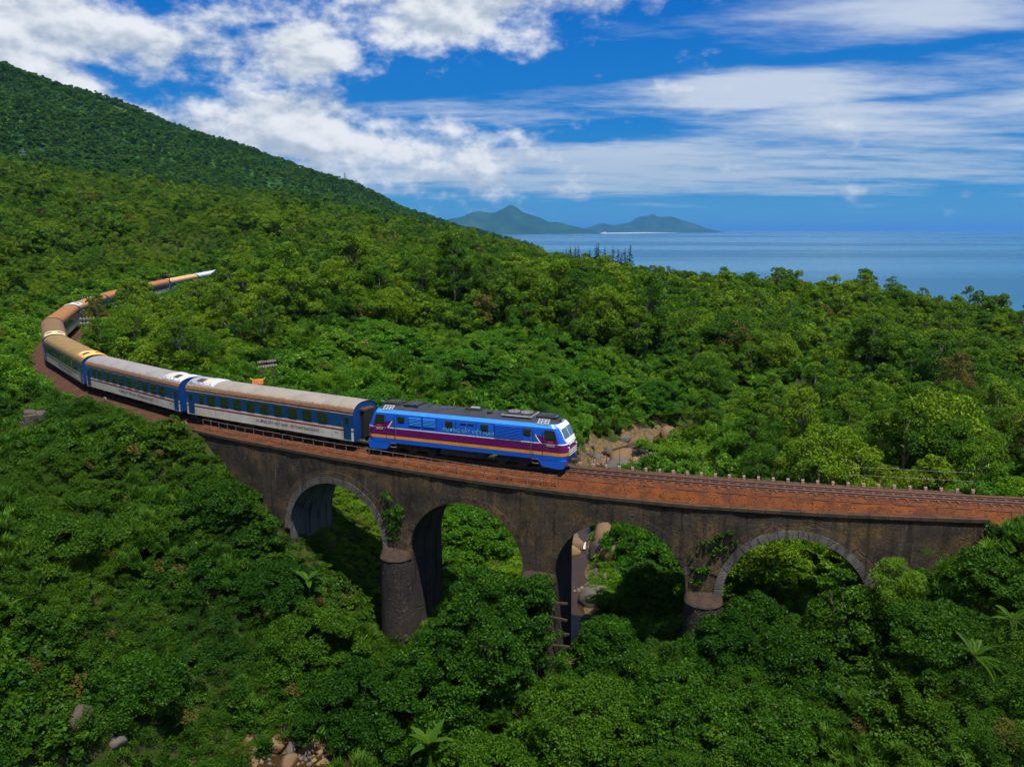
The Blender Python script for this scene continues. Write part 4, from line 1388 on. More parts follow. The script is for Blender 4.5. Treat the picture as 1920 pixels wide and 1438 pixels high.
def proto_coll(name, meshes):
    c = bpy.data.collections.new(name)
    for i, me in enumerate(meshes):
        c.objects.link(bpy.data.objects.new('%s_%02d' % (name, i), me))
    PROTO[name] = c
    return c


def grass_tuft(seed, n_=90, h=1.0):
    rng = np.random.default_rng(seed)
    a = rng.uniform(0, 2 * PI, n_); le = h * rng.uniform(.6, 1.15, n_)
    out = rng.uniform(.15, .75, n_)
    root = np.c_[rng.normal(size=(n_, 2)) * .16, np.zeros(n_) - .05]
    dirv = np.c_[np.cos(a), np.sin(a), np.zeros(n_)]
    side = np.c_[-np.sin(a), np.cos(a), np.zeros(n_)]
    wd = .035 * h
    V, Fc = [], []
    for i in range(n_):
        pts = []
        for t in (0, .4, .75, 1.0):
            p = root[i] + dirv[i] * out[i] * le[i] * t ** 1.7 + np.array([0, 0, le[i] * (t - .42 * out[i] * t ** 2.2)])
            pts.append(p)
        o_ = len(V)
        for p, k in zip(pts, (1, 1, .7, .12)):
            V += [p - side[i] * wd * k, p + side[i] * wd * k]
        for q in range(3): Fc.append((o_ + q * 2, o_ + q * 2 + 1, o_ + q * 2 + 3, o_ + q * 2 + 2))
    t = np.repeat(rng.random(n_), 8)
    return np.array(V), np.array(Fc), t


def clump_mesh(name, seed, n_, size, aspect, mt, flat=.75):
    rr = random.Random(seed)
    cl = [(0, 0, 0, .62)] + [(rr.uniform(-.6, .6), rr.uniform(-.6, .6), rr.uniform(-.12, .3), rr.uniform(.25, .45)) for _ in range(6)]
    v, f, t = leaf_cloud(cl, n_, size, aspect, seed, up=.55, low=-.05)
    v[:, 2] *= flat
    return foliage_mesh(name, [(v, f, t, 0)], [mt])


def cover_protos(prefix, mt, seed, big=1.0):
    ms = [clump_mesh(prefix, seed + k, 330, .165 * big, .70, mt) for k in range(4)]            # 0-3 broad vine leaves
    ms += [clump_mesh(prefix, seed + 10 + k, 480, .125 * big, .42, mt) for k in range(3)]      # 4-6 fine leaves
    ms += [clump_mesh(prefix, seed + 20 + k, 110, .31 * big, .80, mt) for k in range(2)]       # 7-8 large leaves
    return ms


proto_coll('vine_clump', cover_protos('vine_clump', 'leaf_vine_shaded', 100) + [foliage_mesh('grass_tuft', [(*grass_tuft(5 + k, 120, 1.15), 0)], ['leaf_grass']) for k in range(2)])
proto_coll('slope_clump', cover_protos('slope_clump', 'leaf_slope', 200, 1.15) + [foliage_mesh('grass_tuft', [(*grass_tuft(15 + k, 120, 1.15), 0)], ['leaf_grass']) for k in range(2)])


def tree_mesh(name, seed, leafm='leaf_tree', barkm='bark', **kw):
    lv_, tr = tree_parts(seed, **kw)
    return foliage_mesh(name, [(*lv_, 0)] + [(*t, 1) for t in tr], [leafm, barkm])


MIDKW = [dict(H=7.4, crown_r=2.7, leaves=2700, size=.344, base=.22, nclump=26), dict(H=8.4, crown_r=2.5, leaves=2700, size=.344, base=.30, nclump=24), dict(H=6.4, crown_r=3.0, leaves=2970, size=.344, base=.14, nclump=30),
         dict(H=5.6, crown_r=2.7, leaves=2565, size=.344, base=.10, nclump=24), dict(H=9, crown_r=2.3, leaves=2565, size=.344, base=.28, nclump=26),
         dict(H=7.0, crown_r=3.3, leaves=2400, size=.33, base=.46, nclump=20, tall=.86), dict(H=6.6, crown_r=1.7, leaves=2200, size=.32, base=.02, nclump=26), dict(H=8.6, crown_r=2.6, leaves=1500, size=.36, base=.30, nclump=15)]
proto_coll('forest_tree', [tree_mesh('forest_tree', 300 + k, **kw) for k, kw in enumerate(MIDKW)])
proto_coll('far_tree', [tree_mesh('far_tree', 330 + k, leafm='leaf_far', H=7.2, crown_r=3.0, leaves=420, size=.85, base=.2, nclump=10) for k in range(4)])

# the near trees that stand as things of their own: crown and trunk apart
NEARKW = [dict(H=7.4, crown_r=2.8, leaves=7800, size=.205, base=.20, nclump=34), dict(H=8.8, crown_r=2.5, leaves=7200, size=.205, base=.34, nclump=28), dict(H=6.4, crown_r=3.1, leaves=8400, size=.205, base=.12, nclump=38),
          dict(H=5.6, crown_r=2.8, leaves=7500, size=.196, base=.08, nclump=32), dict(H=9.4, crown_r=2.3, leaves=6900, size=.205, base=.32, nclump=28), dict(H=7.0, crown_r=3.3, leaves=7600, size=.205, base=.46, nclump=24, tall=.86), dict(H=6.6, crown_r=1.7, leaves=6600, size=.20, base=.02, nclump=32), dict(H=8.6, crown_r=2.6, leaves=5200, size=.22, base=.30, nclump=18)]
NEAR_TREES = []
for k, kw in enumerate(NEARKW):
    lv_, tr = tree_parts(400 + k, **kw)
    cm = foliage_mesh('crown', [(*lv_, 0)], ['leaf_tree'])
    tm = foliage_mesh('trunk', [(*t, 0) for t in tr], ['bark_pale' if k in (1, 4) else 'bark'])
    NEAR_TREES.append((cm, tm, kw['H'], kw['crown_r']))

# ------------------------------------------------------------------ what the plants must leave open to view (train, masonry, stream)
KEEP = []
for s in np.arange(55, 73.5, 1.0):
    for z in (.3, 2.0, 3.8): KEEP.append(tpos(s, 1.4, z))
for s in np.arange(74, 176, 1.5):
    for z in (.5, 2.2) if s < 132 else (3.2,): KEEP.append(tpos(s, 1.4, z))
for s in np.arange(74, 206, 1.5): KEEP.append(tpos(s, 0, 3.7))
for s in np.arange(152, 172, 1.5): KEEP.append(tpos(s, -1.4, 2.4))
for s in np.arange(226, 274, 2.0): KEEP.append(tpos(s, 0, 3.9)); KEEP.append(tpos(s, -1.3, 2.6))
for s in np.arange(31, 90, 1.0):
    lo = float(np.interp(s, [30, 32.5, 36, 39, 46, 48, 58, 70, 80, 84, 88, 91], [-.9, -2.6, -4.3, -6.5, -6.8, -6.8, -6.5, -7, -6.8, -4.6, -2.6, -.6]))
    for z in np.arange(-.3, lo, -1.0): KEEP.append(tpos(s, NEAR + .1, z))
for z in np.arange(-7, -13.6, -.8):
    for ds in (-1.1, 0, 1.1): KEEP.append(tpos(69.9 + ds, NEAR + 1.2, z))
for z in np.arange(-7, -9.4, -.8):
    for ds in (-1.1, 0, 1.1): KEEP.append(tpos(47.2 + ds, NEAR + 1.2, z))
for z in np.arange(-5, -13.4, -.8): KEEP.append(tpos(57.2, NEAR + .6, z))
for x, y, z in ((15.5, 98, -11.2), (17, 101, -11.2), (18.5, 104, -11), (20.5, 108, -11), (13, 96.5, -11.8), (24, 112, -10.5), (16, 103, -11.6), (12.5, 103, -12), (14.5, 104, -11.8), (17, 106, -11.4), (19.5, 108, -11), (10.5, 101, -12.2), (22.5, 111, -10.5), (8, 84, -12.6), (8.5, 80, -12.8), (6.5, 74, -13), (5.8, 69, -13.4), (5.6, 66, -13.6), (8, 76, -12.6), (10, 80, -12.2),
                (-14, 47, -15.4), (-12.6, 46.6, -15.8), (-11, 46.4, -16), (-15.6, 45.6, -15.6), (-25, 41, -11)):
    KEEP.append((x, y, z))
for z in (1.0, 2.2, 3.0, 3.6, 4.2): KEEP.append(np.array(tpos(91.5, -4.7, z)))           # shrine
for q in ((-41, 66, .6), (-40.6, 65.6, 1.6), (-43, 64.4, 0), (-44.5, 64.6, 0), (-39, 66, .4)): KEEP.append(np.array(q, float))
KEEP = np.array([np.asarray(k, float) for k in KEEP])
KD = KEEP - CAM


def blocks(P, r, soft=.55, far=None):
    """True where a ball of radius r*soft at P would hide one of the KEEP points"""
    out = np.zeros(len(P), bool)
    L2 = (KD ** 2).sum(-1)
    for k in range(0, len(P), 4000):
        q = P[k:k + 4000] - CAM
        t = (q @ KD.T) / L2[None, :]
        d2 = (q ** 2).sum(-1)[:, None] - t ** 2 * L2[None, :]
        rr = (np.asarray(r)[k:k + 4000] * soft)[:, None]
        out[k:k + 4000] = ((d2 < rr ** 2) & (t > .02) & (t < .985)).any(1)
    return out


def in_view(x, y, z, margin=.14):
    q0 = np.asarray(y) * math.cos(PITCH) - (np.asarray(z) - 17) * math.sin(PITCH)
    q1 = np.asarray(y) * math.sin(PITCH) + (np.asarray(z) - 17) * math.cos(PITCH)
    q0 = np.maximum(q0, 1e-3)
    return (np.abs(np.asarray(x) / q0) < 960 / F_PX + margin) & (q1 / q0 > -719 / F_PX - margin) & (q1 / q0 < 719 / F_PX + margin)


def signed_off(x, y):
    d, s = track_dist(x, y)
    p = tpos(s); p2 = tpos(s, 1.0)
    nrm = p2 - p
    return (x - p[:, 0]) * nrm[:, 0] + (y - p[:, 1]) * nrm[:, 1], d, s


def gn_scatter(name, coll, pos, rot, scl, idx, label, cat):
    me = bpy.data.meshes.new(name)
    me.vertices.add(len(pos)); me.vertices.foreach_set('co', np.asarray(pos, np.float32).ravel())
    for nm, typ, arr, key in (('rot', 'FLOAT_VECTOR', rot, 'vector'), ('scl', 'FLOAT_VECTOR', scl, 'vector'), ('idx', 'INT', idx, 'value')):
        a = me.attributes.new(nm, typ, 'POINT')
        a.data.foreach_set(key, np.asarray(arr, np.int32 if typ == 'INT' else np.float32).ravel())
    ob = link(bpy.data.objects.new(name, me))
    ng = bpy.data.node_groups.new(name, 'GeometryNodeTree')
    ng.interface.new_socket('Geometry', in_out='INPUT', socket_type='NodeSocketGeometry')
    ng.interface.new_socket('Geometry', in_out='OUTPUT', socket_type='NodeSocketGeometry')
    N = ng.nodes
    gi, go_ = N.new('NodeGroupInput'), N.new('NodeGroupOutput')
    ci = N.new('GeometryNodeCollectionInfo')
    ci.inputs['Collection'].default_value = coll
    ci.inputs['Separate Children'].default_value = True
    ci.inputs['Reset Children'].default_value = True
    ip = N.new('GeometryNodeInstanceOnPoints')
    ip.inputs['Pick Instance'].default_value = True

    def na(nm, typ):
        q = N.new('GeometryNodeInputNamedAttribute'); q.data_type = typ
        q.inputs['Name'].default_value = nm
        return next(o for o in q.outputs if o.enabled and o.name == 'Attribute')
    e2r = N.new('FunctionNodeEulerToRotation')
    Lk = ng.links
    Lk.new(na('rot', 'FLOAT_VECTOR'), e2r.inputs[0])
    Lk.new(gi.outputs[0], ip.inputs['Points'])
    Lk.new(ci.outputs[0], ip.inputs['Instance'])
    Lk.new(na('idx', 'INT'), ip.inputs['Instance Index'])
    Lk.new(e2r.outputs[0], ip.inputs['Rotation'])
    Lk.new(na('scl', 'FLOAT_VECTOR'), ip.inputs['Scale'])
    Lk.new(ip.outputs[0], go_.inputs[0])
    md = ob.modifiers.new('scatter', 'NODES'); md.node_group = ng
    return tag(ob, label, cat, None, 'stuff')


# ------------------------------------------------------------------ ground cover
def canopy(x, y):
    c = .35 + .9 * np.maximum(0, fbm(x / 2.3, y / 2.3, 31, 3) + .15) + .8 * np.maximum(0, fbm(x / 5.5, y / 5.5, 37, 2))
    return c


def cover(x0, x1, y0, y1, step, rmin, rmax, seed, lift=1.0):
    rng = np.random.default_rng(seed)
    gx_, gy_ = np.meshgrid(np.arange(x0, x1, step), np.arange(y0, y1, step))
    x = (gx_ + rng.uniform(-.5, .5, gx_.shape) * step).ravel(); y = (gy_ + rng.uniform(-.5, .5, gy_.shape) * step).ravel()
    z0 = ground(x, y)
    ok = in_view(x, y, z0 + 1)
    x, y, z0 = x[ok], y[ok], z0[ok]
    c = canopy(x, y) * lift
    off, d, s = signed_off(x, y)
    bridge = (s > V0) & (s < V1)
    r = rng.uniform(rmin, rmax, len(x))
    # low by the line and away from the rails
    edge = np.where(bridge, 3.2, 2.55)
    c = np.where(bridge, c, np.minimum(c, .12 + .40 * np.maximum(0, d - 3.0)))
    under = bridge & (d < 3.2) & (z0 < -1.5)
    c = np.where(bridge & (d < 4.2), np.minimum(c, .4), c)
    keep = (d - r * .55 > edge) | (under & (rng.random(len(x)) < .35))
    sd, sz = stream_dist(x, y)
    wid = np.where((y > 95) & (y < 114), 3.4, np.where(y > 58, 2.3, np.where((x > -17) & (x < -10), 1.8, .4)))
    keep &= sd > wid + rng.uniform(-.3, .5, len(x))
    x, y, z0, c, r, s, d, off = (q[keep] for q in (x, y, z0, c, r, s, d, off))
    P = np.c_[x, y, z0 + c - r * .25]
    ok = ~blocks(P, r)
    x, y, z0, c, r, P, d, off = (q[ok] for q in (x, y, z0, c, r, P, d, off))
    # more clumps where the canopy is steep: fill the flanks of mounds
    e = .4
    gxs = (canopy(x + e, y) - canopy(x - e, y)) * lift / (2 * e); gys = (canopy(x, y + e) - canopy(x, y - e)) * lift / (2 * e)
    steep = np.hypot(gxs, gys)
    extra = [P]; er = [r]; es = [np.c_[gxs, gys]]
    for k in range(1, 5):
        m_ = (steep > .9 * k) & (c > .5 * k)
        q = P[m_].copy(); q[:, 2] -= .55 * k * r[m_] / .7
        extra.append(q); er.append(r[m_]); es.append(np.c_[gxs, gys][m_])
    P = np.vstack(extra); r = np.concatenate(er); g = np.vstack(es)
    ok = ~blocks(P, r)
    P, r, g = P[ok], r[ok], g[ok]
    # kinds come in drifts
    sel = fbm(P[:, 0] / 4.0, P[:, 1] / 4.0, 51, 3) + rng.normal(size=len(P)) * .25
    idx = np.where(sel < -.25, rng.integers(4, 7, len(P)), np.where(sel > .62, rng.integers(7, 9, len(P)), rng.integers(0, 4, len(P))))
    gs = fbm(P[:, 0] / 3.0 + 9, P[:, 1] / 3.0, 57, 2) + rng.normal(size=len(P)) * .15
    idx = np.where(gs > .72, rng.integers(9, 11, len(P)), idx)
    tilt = np.clip(np.hypot(g[:, 0], g[:, 1]), 0, 1.2)
    ang = np.arctan2(g[:, 1], g[:, 0])
    # lean outward on slopes
    rot = np.c_[np.sin(ang) * -tilt * .6 * -1 + rng.normal(size=len(P)) * .2, np.cos(ang) * -tilt * .6 + rng.normal(size=len(P)) * .2, rng.uniform(0, 2 * PI, len(P))]
    sc = np.c_[r, r, r * rng.uniform(.8, 1.3, len(P))]
    return P, rot, sc, idx


P, rot, sc, idx = cover(-60, 48, 26, 76, .62, .55, 1.0, 1, 1.45)
# a low second storey that hugs the soil, so that no earth shows between
rng = np.random.default_rng(8)
gx_, gy_ = np.meshgrid(np.arange(-60, 48, .5), np.arange(26, 92, .5))
x = (gx_ + rng.uniform(-.25, .25, gx_.shape)).ravel(); y = (gy_ + rng.uniform(-.25, .25, gy_.shape)).ravel()
z0 = ground(x, y)
off, d, s = signed_off(x, y); sd, _ = stream_dist(x, y)
br = (s > V0) & (s < V1)
ok = in_view(x, y, z0) & np.where(br, (d > 3.0) | (z0 < -2), d > 3.0) & (sd > np.where((y > 58) | ((x > -17) & (x < -10)), 2.0, .5)) & (canopy(x, y) < 1.6)
x, y, z0 = x[ok], y[ok], z0[ok]; k = len(x)
r = rng.uniform(.32, .55, k)
P = np.vstack([P, np.c_[x, y, z0 + .05]]); rot = np.vstack([rot, np.c_[rng.normal(size=(k, 2)) * .25, rng.uniform(0, 6.28, k)]]); sc = np.vstack([sc, np.repeat(r[:, None], 3, 1)]); idx = np.r_[idx, rng.integers(0, 7, k)]
off, d, s = signed_off(P[:, 0], P[:, 1])
fr = off > 0
gn_scatter('vine_cover', PROTO['vine_clump'], P[fr], rot[fr], sc[fr], idx[fr], 'green climbers and undergrowth with shade in their colour smothering the banks in front of the viaduct', 'undergrowth')
P2, rot2, sc2, idx2 = P[~fr], rot[~fr], sc[~fr], idx[~fr]
P, rot, sc, idx = cover(-75, 75, 76, 150, .95, .85, 1.45, 2, 1.9)
Pb, rotb, scb, idxb = cover(-125, -52, 76, 262, 1.35, 1.1, 1.8, 3)
ob_, _, _ = signed_off(Pb[:, 0], Pb[:, 1]); _, db, _ = signed_off(Pb[:, 0], Pb[:, 1])
nb = (db < 16)
P = np.vstack([P, Pb[nb]]); rot = np.vstack([rot, rotb[nb]]); sc = np.vstack([sc, scb[nb]]); idx = np.r_[idx, idxb[nb]]
P = np.vstack([P2, P]); rot = np.vstack([rot2, rot]); sc = np.vstack([sc2, sc]); idx = np.r_[idx2, idx]
gn_scatter('slope_cover', PROTO['slope_clump'], P, rot, sc, idx, 'bright green tangled scrub covering the slope behind the viaduct', 'undergrowth')
print('cover', fr.sum(), len(P))


# ------------------------------------------------------------------ trees
def tree_zone(x, y):
    """0..1 how wooded, and tree size"""
    off, d, s = signed_off(x, y)
    inside = off < 0
    edge = 132 + 7 * fbm(x / 16, y / 16, 61, 2) - 6 * np.clip((x + 10) / 40, -1, 0)
    right = np.clip((x - (17 + .12 * (y - 55))) / 6, 0, 1)
    left = np.clip((-(x + 27) - .25 * np.abs(y - 115)) / 4, 0, 1) * (y > 86)
    back = np.clip((y - edge) / 8, 0, 1)
    wz = np.maximum(np.maximum(right, left), back) * inside
    wz = np.where((~inside) & (y > 86) & (x < -40), np.clip((d - 7) / 8, 0, 1), wz)
    return wz, off, d, s


rng = np.random.default_rng(77)
step = 2.55
gx_, gy_ = np.meshgrid(np.arange(-330, 230, step), np.arange(56, 430, step))
x = (gx_ + rng.uniform(-.55, .55, gx_.shape) * step).ravel(); y = (gy_ + rng.uniform(-.55, .55, gy_.shape) * step).ravel()
ok = np.abs(x) < y * .80 + 12
x, y = x[ok], y[ok]
zg = ground(x, y)
ok = in_view(x, y, zg + 4) & (zg > SEA_Z + 2)
x, y, zg = x[ok], y[ok], zg[ok]
wz, off, d, s = tree_zone(x, y)
sd, _ = stream_dist(x, y)
ok = (rng.random(len(x)) < wz * .97) & (d > 4.6) & (sd > 5.5)
x, y, zg, off, d, s = (q[ok] for q in (x, y, zg, off, d, s))
size = np.clip(np.exp(rng.normal(-.20, .26, len(x))), .42, 1.45)
drift = fbm(x / 22, y / 22, 71, 3)
size *= 1 + .22 * np.clip(drift, -1, 1)
tallz = ((x > -45) & (x < 25) & (y > 128) & (y < 215))          # the tall stand above the slope
size = np.where(tallz, size * 1.24, size)
size = np.where((x > 70), size * .8, size)
size = np.where((y > 150) & (x > -60), np.minimum(size, 1.2), size)
size = np.where((y > 205) & (x > -40) & (x < 60), np.minimum(size, .9), size)
size = np.where((x > 17) & (y < 125), size * .66, size)
size = np.where((x < -30) & (y < 128) & (off < 0), size * .60, size)
size = np.where((off > 0), size * .62, size)
size = np.where((x < -60) & (y > 170), size * .78, size)
size = np.minimum(size, .25 + d * .085)
kind = np.where(tallz, rng.choice([0, 1, 4, 5, 7, 6], len(x)), np.where(size < .62, rng.choice([2, 3, 3, 0, 6], len(x)), rng.choice([0, 1, 2, 3, 4, 5, 6, 7], len(x))))
P = np.c_[x, y, zg]
Cc = P + np.c_[np.zeros(len(x)), np.zeros(len(x)), size * 5.0]
Ct = P + np.c_[np.zeros(len(x)), np.zeros(len(x)), size * 7.2]
bad = blocks(Cc, size * 2.6, .95) | blocks(Ct, size * 1.6, .95) | blocks(P + np.c_[np.zeros(len(x)), np.zeros(len(x)), size * 2.5], size * 2.3, .9)
P, size, kind, x, y, off, d = (q[~bad] for q in (P, size, kind, x, y, off, d))
print('trees', len(P), 'blocked', bad.sum())
# the ones that show largest stand as things of their own
show = size * 5 / np.linalg.norm(P - CAM, axis=1)
order = np.argsort(-show)[:285]
single = np.zeros(len(P), bool); single[order] = True


def tree_thing(p, k, sc_, rz, label, group, name='broadleaf_tree'):
    cm, tm, H, cr = NEAR_TREES[k]
    t = thing(name, label, 'tree', tuple(p), (0, 0, rz), group)
    t.scale = (sc_, sc_, sc_ * random.uniform(.92, 1.1))
    part('trunk', tm, t); part('crown', cm, t)
    return t


random.seed(4)
for i in np.nonzero(single)[0]:
    px, py = P[i, 0], P[i, 1]
    if off[i] > 0: lab = 'broadleaf tree outside the bend of the train at left'; grp = 'trees outside the bend'
    elif px < -28 and py < 128: lab = 'rounded leafy tree inside the bend of the train'; grp = 'trees inside the bend'
    elif px > 16 and py < 90:
        if py < 66: lab = 'leafy tree in the row right behind the far edge stubs of the viaduct'; grp = 'trees right behind the far edge'
        elif px < 32: lab = 'leafy tree behind the viaduct, between the stream and the wire railing'; grp = 'trees between stream and wire railing'
        else: lab = 'leafy tree behind the wire railing at the right end of the viaduct'; grp = 'trees behind the wire railing'
    elif px > 16: lab = 'leafy green tree on the wooded rise between viaduct and sea'; grp = 'trees on the rise towards the sea'
    else:
        sx_ = px / (py * math.cos(PITCH) + (17 - P[i, 2]) * math.sin(PITCH)) * F_PX + 960
        if sx_ < 420: lab = 'thin trunked forest tree between the tail of the train and the weathered board'; grp = 'forest trees towards the tail of the train'
        elif sx_ < 690: lab = 'tall forest tree in the stand above the first carriage'; grp = 'tall trees above the first carriage'
        elif sx_ < 900: lab = 'tall forest tree in the stand above the rear half of the locomotive'; grp = 'tall trees above the locomotive rear'
        elif sx_ < 1100: lab = 'tall forest tree in the stand above the front half of the locomotive'; grp = 'tall trees above the locomotive front'
        else: lab = 'tall tree on the upper slope above the stream boulders'; grp = 'tall trees above the stream boulders'
    k = int(kind[i])
    tree_thing(P[i], k, float(size[i]), random.uniform(0, 6.28), lab, grp)
rest = ~single
n_ = rest.sum()
gn_scatter('forest', PROTO['forest_tree'], P[rest], np.c_[rng.normal(size=(n_, 2)) * .05, rng.uniform(0, 2 * PI, n_)], np.repeat(size[rest, None], 3, 1) * np.c_[rng.uniform(.9, 1.15, n_), rng.uniform(.9, 1.15, n_), rng.uniform(.85, 1.1, n_)], kind[rest], 'dense green forest covering the hill beyond the railway', 'forest')

# the mountain's woods, with open grassy patches
step = 6.2
gx_, gy_ = np.meshgrid(np.arange(-900, 90, step), np.arange(425, 1330, step))
x = (gx_ + rng.uniform(-.5, .5, gx_.shape) * step).ravel(); y = (gy_ + rng.uniform(-.5, .5, gy_.shape) * step).ravel()
ok = np.abs(x) < y * .72
x, y = x[ok], y[ok]
zg = ground(x, y)
ok = in_view(x, y, zg + 4, .08) & (zg > SEA_Z + 1)
x, y, zg = x[ok], y[ok], zg[ok]
pat = fbm(x / 75, y / 75, 83, 4)
ok = rng.random(len(x)) < np.clip(1.0 - 1.5 * np.clip(pat - .28, 0, 1), .25, 1)
x, y, zg = x[ok], y[ok], zg[ok]
n_ = len(x); sz_ = rng.uniform(.75, 1.35, n_)
gn_scatter('mountain_forest', PROTO['far_tree'], np.c_[x, y, zg], np.c_[np.zeros((n_, 2)), rng.uniform(0, 2 * PI, n_)], np.c_[sz_ * 1.1, sz_ * 1.1, sz_], rng.integers(0, 4, n_), 'dark green woods covering the mountain slope at left', 'forest')
print('mountain', n_)

# ------------------------------------------------------------------ bushes smothered in climbers, each a thing of its own
def dome_clumps(r, h, rr, rc=.55):
    area = 2 * PI * r * (r * .45 + h * .62)
    n_ = int(area / .42)
    out = []
    for k in range(n_):
        zf = rr.random() ** .85
        a = rr.uniform(0, 2 * PI)
        lump = float(fbm(math.cos(a) * 1.6 + r * 7, math.sin(a) * 1.6 + zf * 2.2, 5, 3))
        rad = r * math.sqrt(max(0, 1 - zf ** 2.2)) * (1 + .30 * lump) * rr.uniform(.88, 1.04)
        out.append((rad * math.cos(a), rad * math.sin(a), h * zf * (1 + .16 * lump), rc * rr.uniform(.7, 1.25)))
    return out


def bush_mesh(r, h, seed, leafm, per=120, size=.20, aspect=.7, cull=None):
    rr = random.Random(seed)
    cl = np.array(dome_clumps(r, h, rr))
    if cull is not None:
        cl = cl[~blocks(cl[:, :3] + np.array(cull), cl[:, 3], .8)]
        if len(cl) < 8: return None
    n1_ = int(len(cl) * per * .45)
    return foliage_mesh('foliage', [(*leaf_cloud(cl, n1_, size * 1.12, aspect, seed, up=.5, rand=.65, shell=.6, low=-.1), 0), (*leaf_cloud(cl, int(n1_ * 1.7), size * .72, aspect * .7, seed + 1, up=.5, rand=.8, shell=.55, low=-.1), 0)], [leafm])


def bush_stem(r, h, seed):
    rr = random.Random(seed)
    parts_ = []
    for k in range(5):
        a = k * 1.26 + rr.uniform(-.3, .3)
        parts_.append((*stem([(rr.uniform(-.15, .15), rr.uniform(-.15, .15), -.6), (.25 * r * math.cos(a), .25 * r * math.sin(a), h * .45), (.5 * r * math.cos(a), .5 * r * math.sin(a), h * .72)], [.10, .07, .03], 5), 0))
    return foliage_mesh('stem', parts_, ['bark'])


bstem = bush_stem(3, 3, 1)
FRONT = [  # x, y, radius, height, label
    (-2.3, 49.6, 4.3, 10.0, 'towering mound of climbers hiding the foot of the middle pier'),
    (1.3, 50.4, 2.3, 9.0, 'tall climber bush leaning on the middle pier'),
    (13.4, 47.0, 2.2, 3.0, 'bush in front of the right pier base'),
    (-5.6, 47.6, 3.2, 5.6, 'leafy mound at the left foot of the tallest climber mound'),
    (-10.6, 49.0, 3.3, 3.6, 'rounded bush just below the cracked round pier base'),
    (-14.8, 54.0, 3.4, 3.8, 'climber covered bush under the leftmost arch'),
    (-18.8, 57.6, 3.0, 2.2, 'bush against the bank left of the leftmost arch'),
    (4.6, 43.6, 4.4, 3.8, 'broad bush at the bottom of the view below the third arch'),
    (-1.5, 42.0, 3.4, 3.2, 'low bush at the bottom centre beside the banana plant'),
    (10.5, 44.0, 3.2, 2.2, 'low spreading bush in front of the right pier base'),
    (14.8, 41.0, 3.6, 2.0, 'bush on the right bank near the bottom edge'),
    (20.4, 46.0, 1.9, 4.8, 'upright pointed bush wrapped in climbers against the right abutment'),
    (17.4, 44.6, 2.4, 2.4, 'small bush left of the pointed climber bush'),
    (-24.2, 61.2, 2.6, 2.4, 'bush beside the top left end of the stone wall'),
    (-28.2, 58.6, 3.2, 1.4, 'bush on the left bank below the carriage'),
    (-32.0, 52.0, 3.4, 1.3, 'low bush half way down the left bank'),
    (-24.0, 45.5, 3.4, 1.5, 'bush above the lone boulder at lower left'),
    (24.2, 41.2, 3.2, 1.8, 'bush behind the pale palm fronds on the right bank'),
    (28.2, 43.0, 2.6, 1.4, 'bush at the right edge below the viaduct end'),
    (6.6, 51.2, 2.3, 3.4, 'dark bush filling the foot of the third arch'),
    (16.4, 50.4, 2.2, 2.2, 'low bush under the rightmost arch')]
for k, (x, y, r, h, lab) in enumerate(FRONT):
    z = float(ground([x], [y])[0])
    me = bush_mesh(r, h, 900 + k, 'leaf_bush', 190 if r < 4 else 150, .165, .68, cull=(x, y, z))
    if me is None: continue
    t = thing('climber_bush', lab, 'bush', (x, y, z), (0, 0, 0), 'bushes in front of the viaduct')
    part('foliage', me, t); part('stem', bstem, t, scale=(r / 3, r / 3, h / 3))
BACKB = [(12.5, 60.5, 3.2, 4.0), (15.5, 66, 3.4, 4.2), (10.8, 69.5, 2.2, 3.0), (21, 60, 3.2, 3.2), (-3.5, 70, 3.0, 3.0), (-1.5, 76, 3.2, 3.2), (1, 84, 3.0, 3.4), (1.5, 92, 3.4, 3.8), (6.0, 97.5, 2.2, 3.6), (-9, 78, 3.6, 3.0), (-16, 84, 4.0, 2.8), (24.5, 104, 3.4, 3.2), 
         (12, 117, 4.2, 3.4), (5, 112, 3.8, 3.0), (-6, 104, 4.2, 2.8), (-16, 108, 4.6, 3.0), (-4, 124, 4.6, 3.2), (8, 130, 4.6, 4.0), (18, 136, 4.6, 3.6), (-24, 98, 3.4, 2.6), (-20, 120, 4.2, 3.4), (14, 124, 3.6, 4.4), (22, 118, 3.6, 3.8)]
bvar = [bush_mesh(3.4, 3.3, 960 + k, 'leaf_scrub', 150, .20, .66) for k in range(4)]
for k, (x, y, r, h) in enumerate(BACKB):
    z = float(ground([x], [y])[0])
    if blocks(np.array([[x, y, z + h * .6], [x, y, z + h]]), np.array([r * .8, r * .4]), .9).any(): continue
    t = thing('scrub_bush', 'rounded scrub bush on the open slope behind the locomotive and first carriage' if x < 9 else 'rounded scrub bush beside the stream behind the viaduct', 'bush', (x, y, z), (0, 0, k * 1.7), 'scrub bushes on the slope')
    part('foliage', bvar[k % 4], t, scale=(r / 3.4, r / 3.4, h / 3.3)); part('stem', bstem, t, scale=(r / 3, r / 3, h / 3))

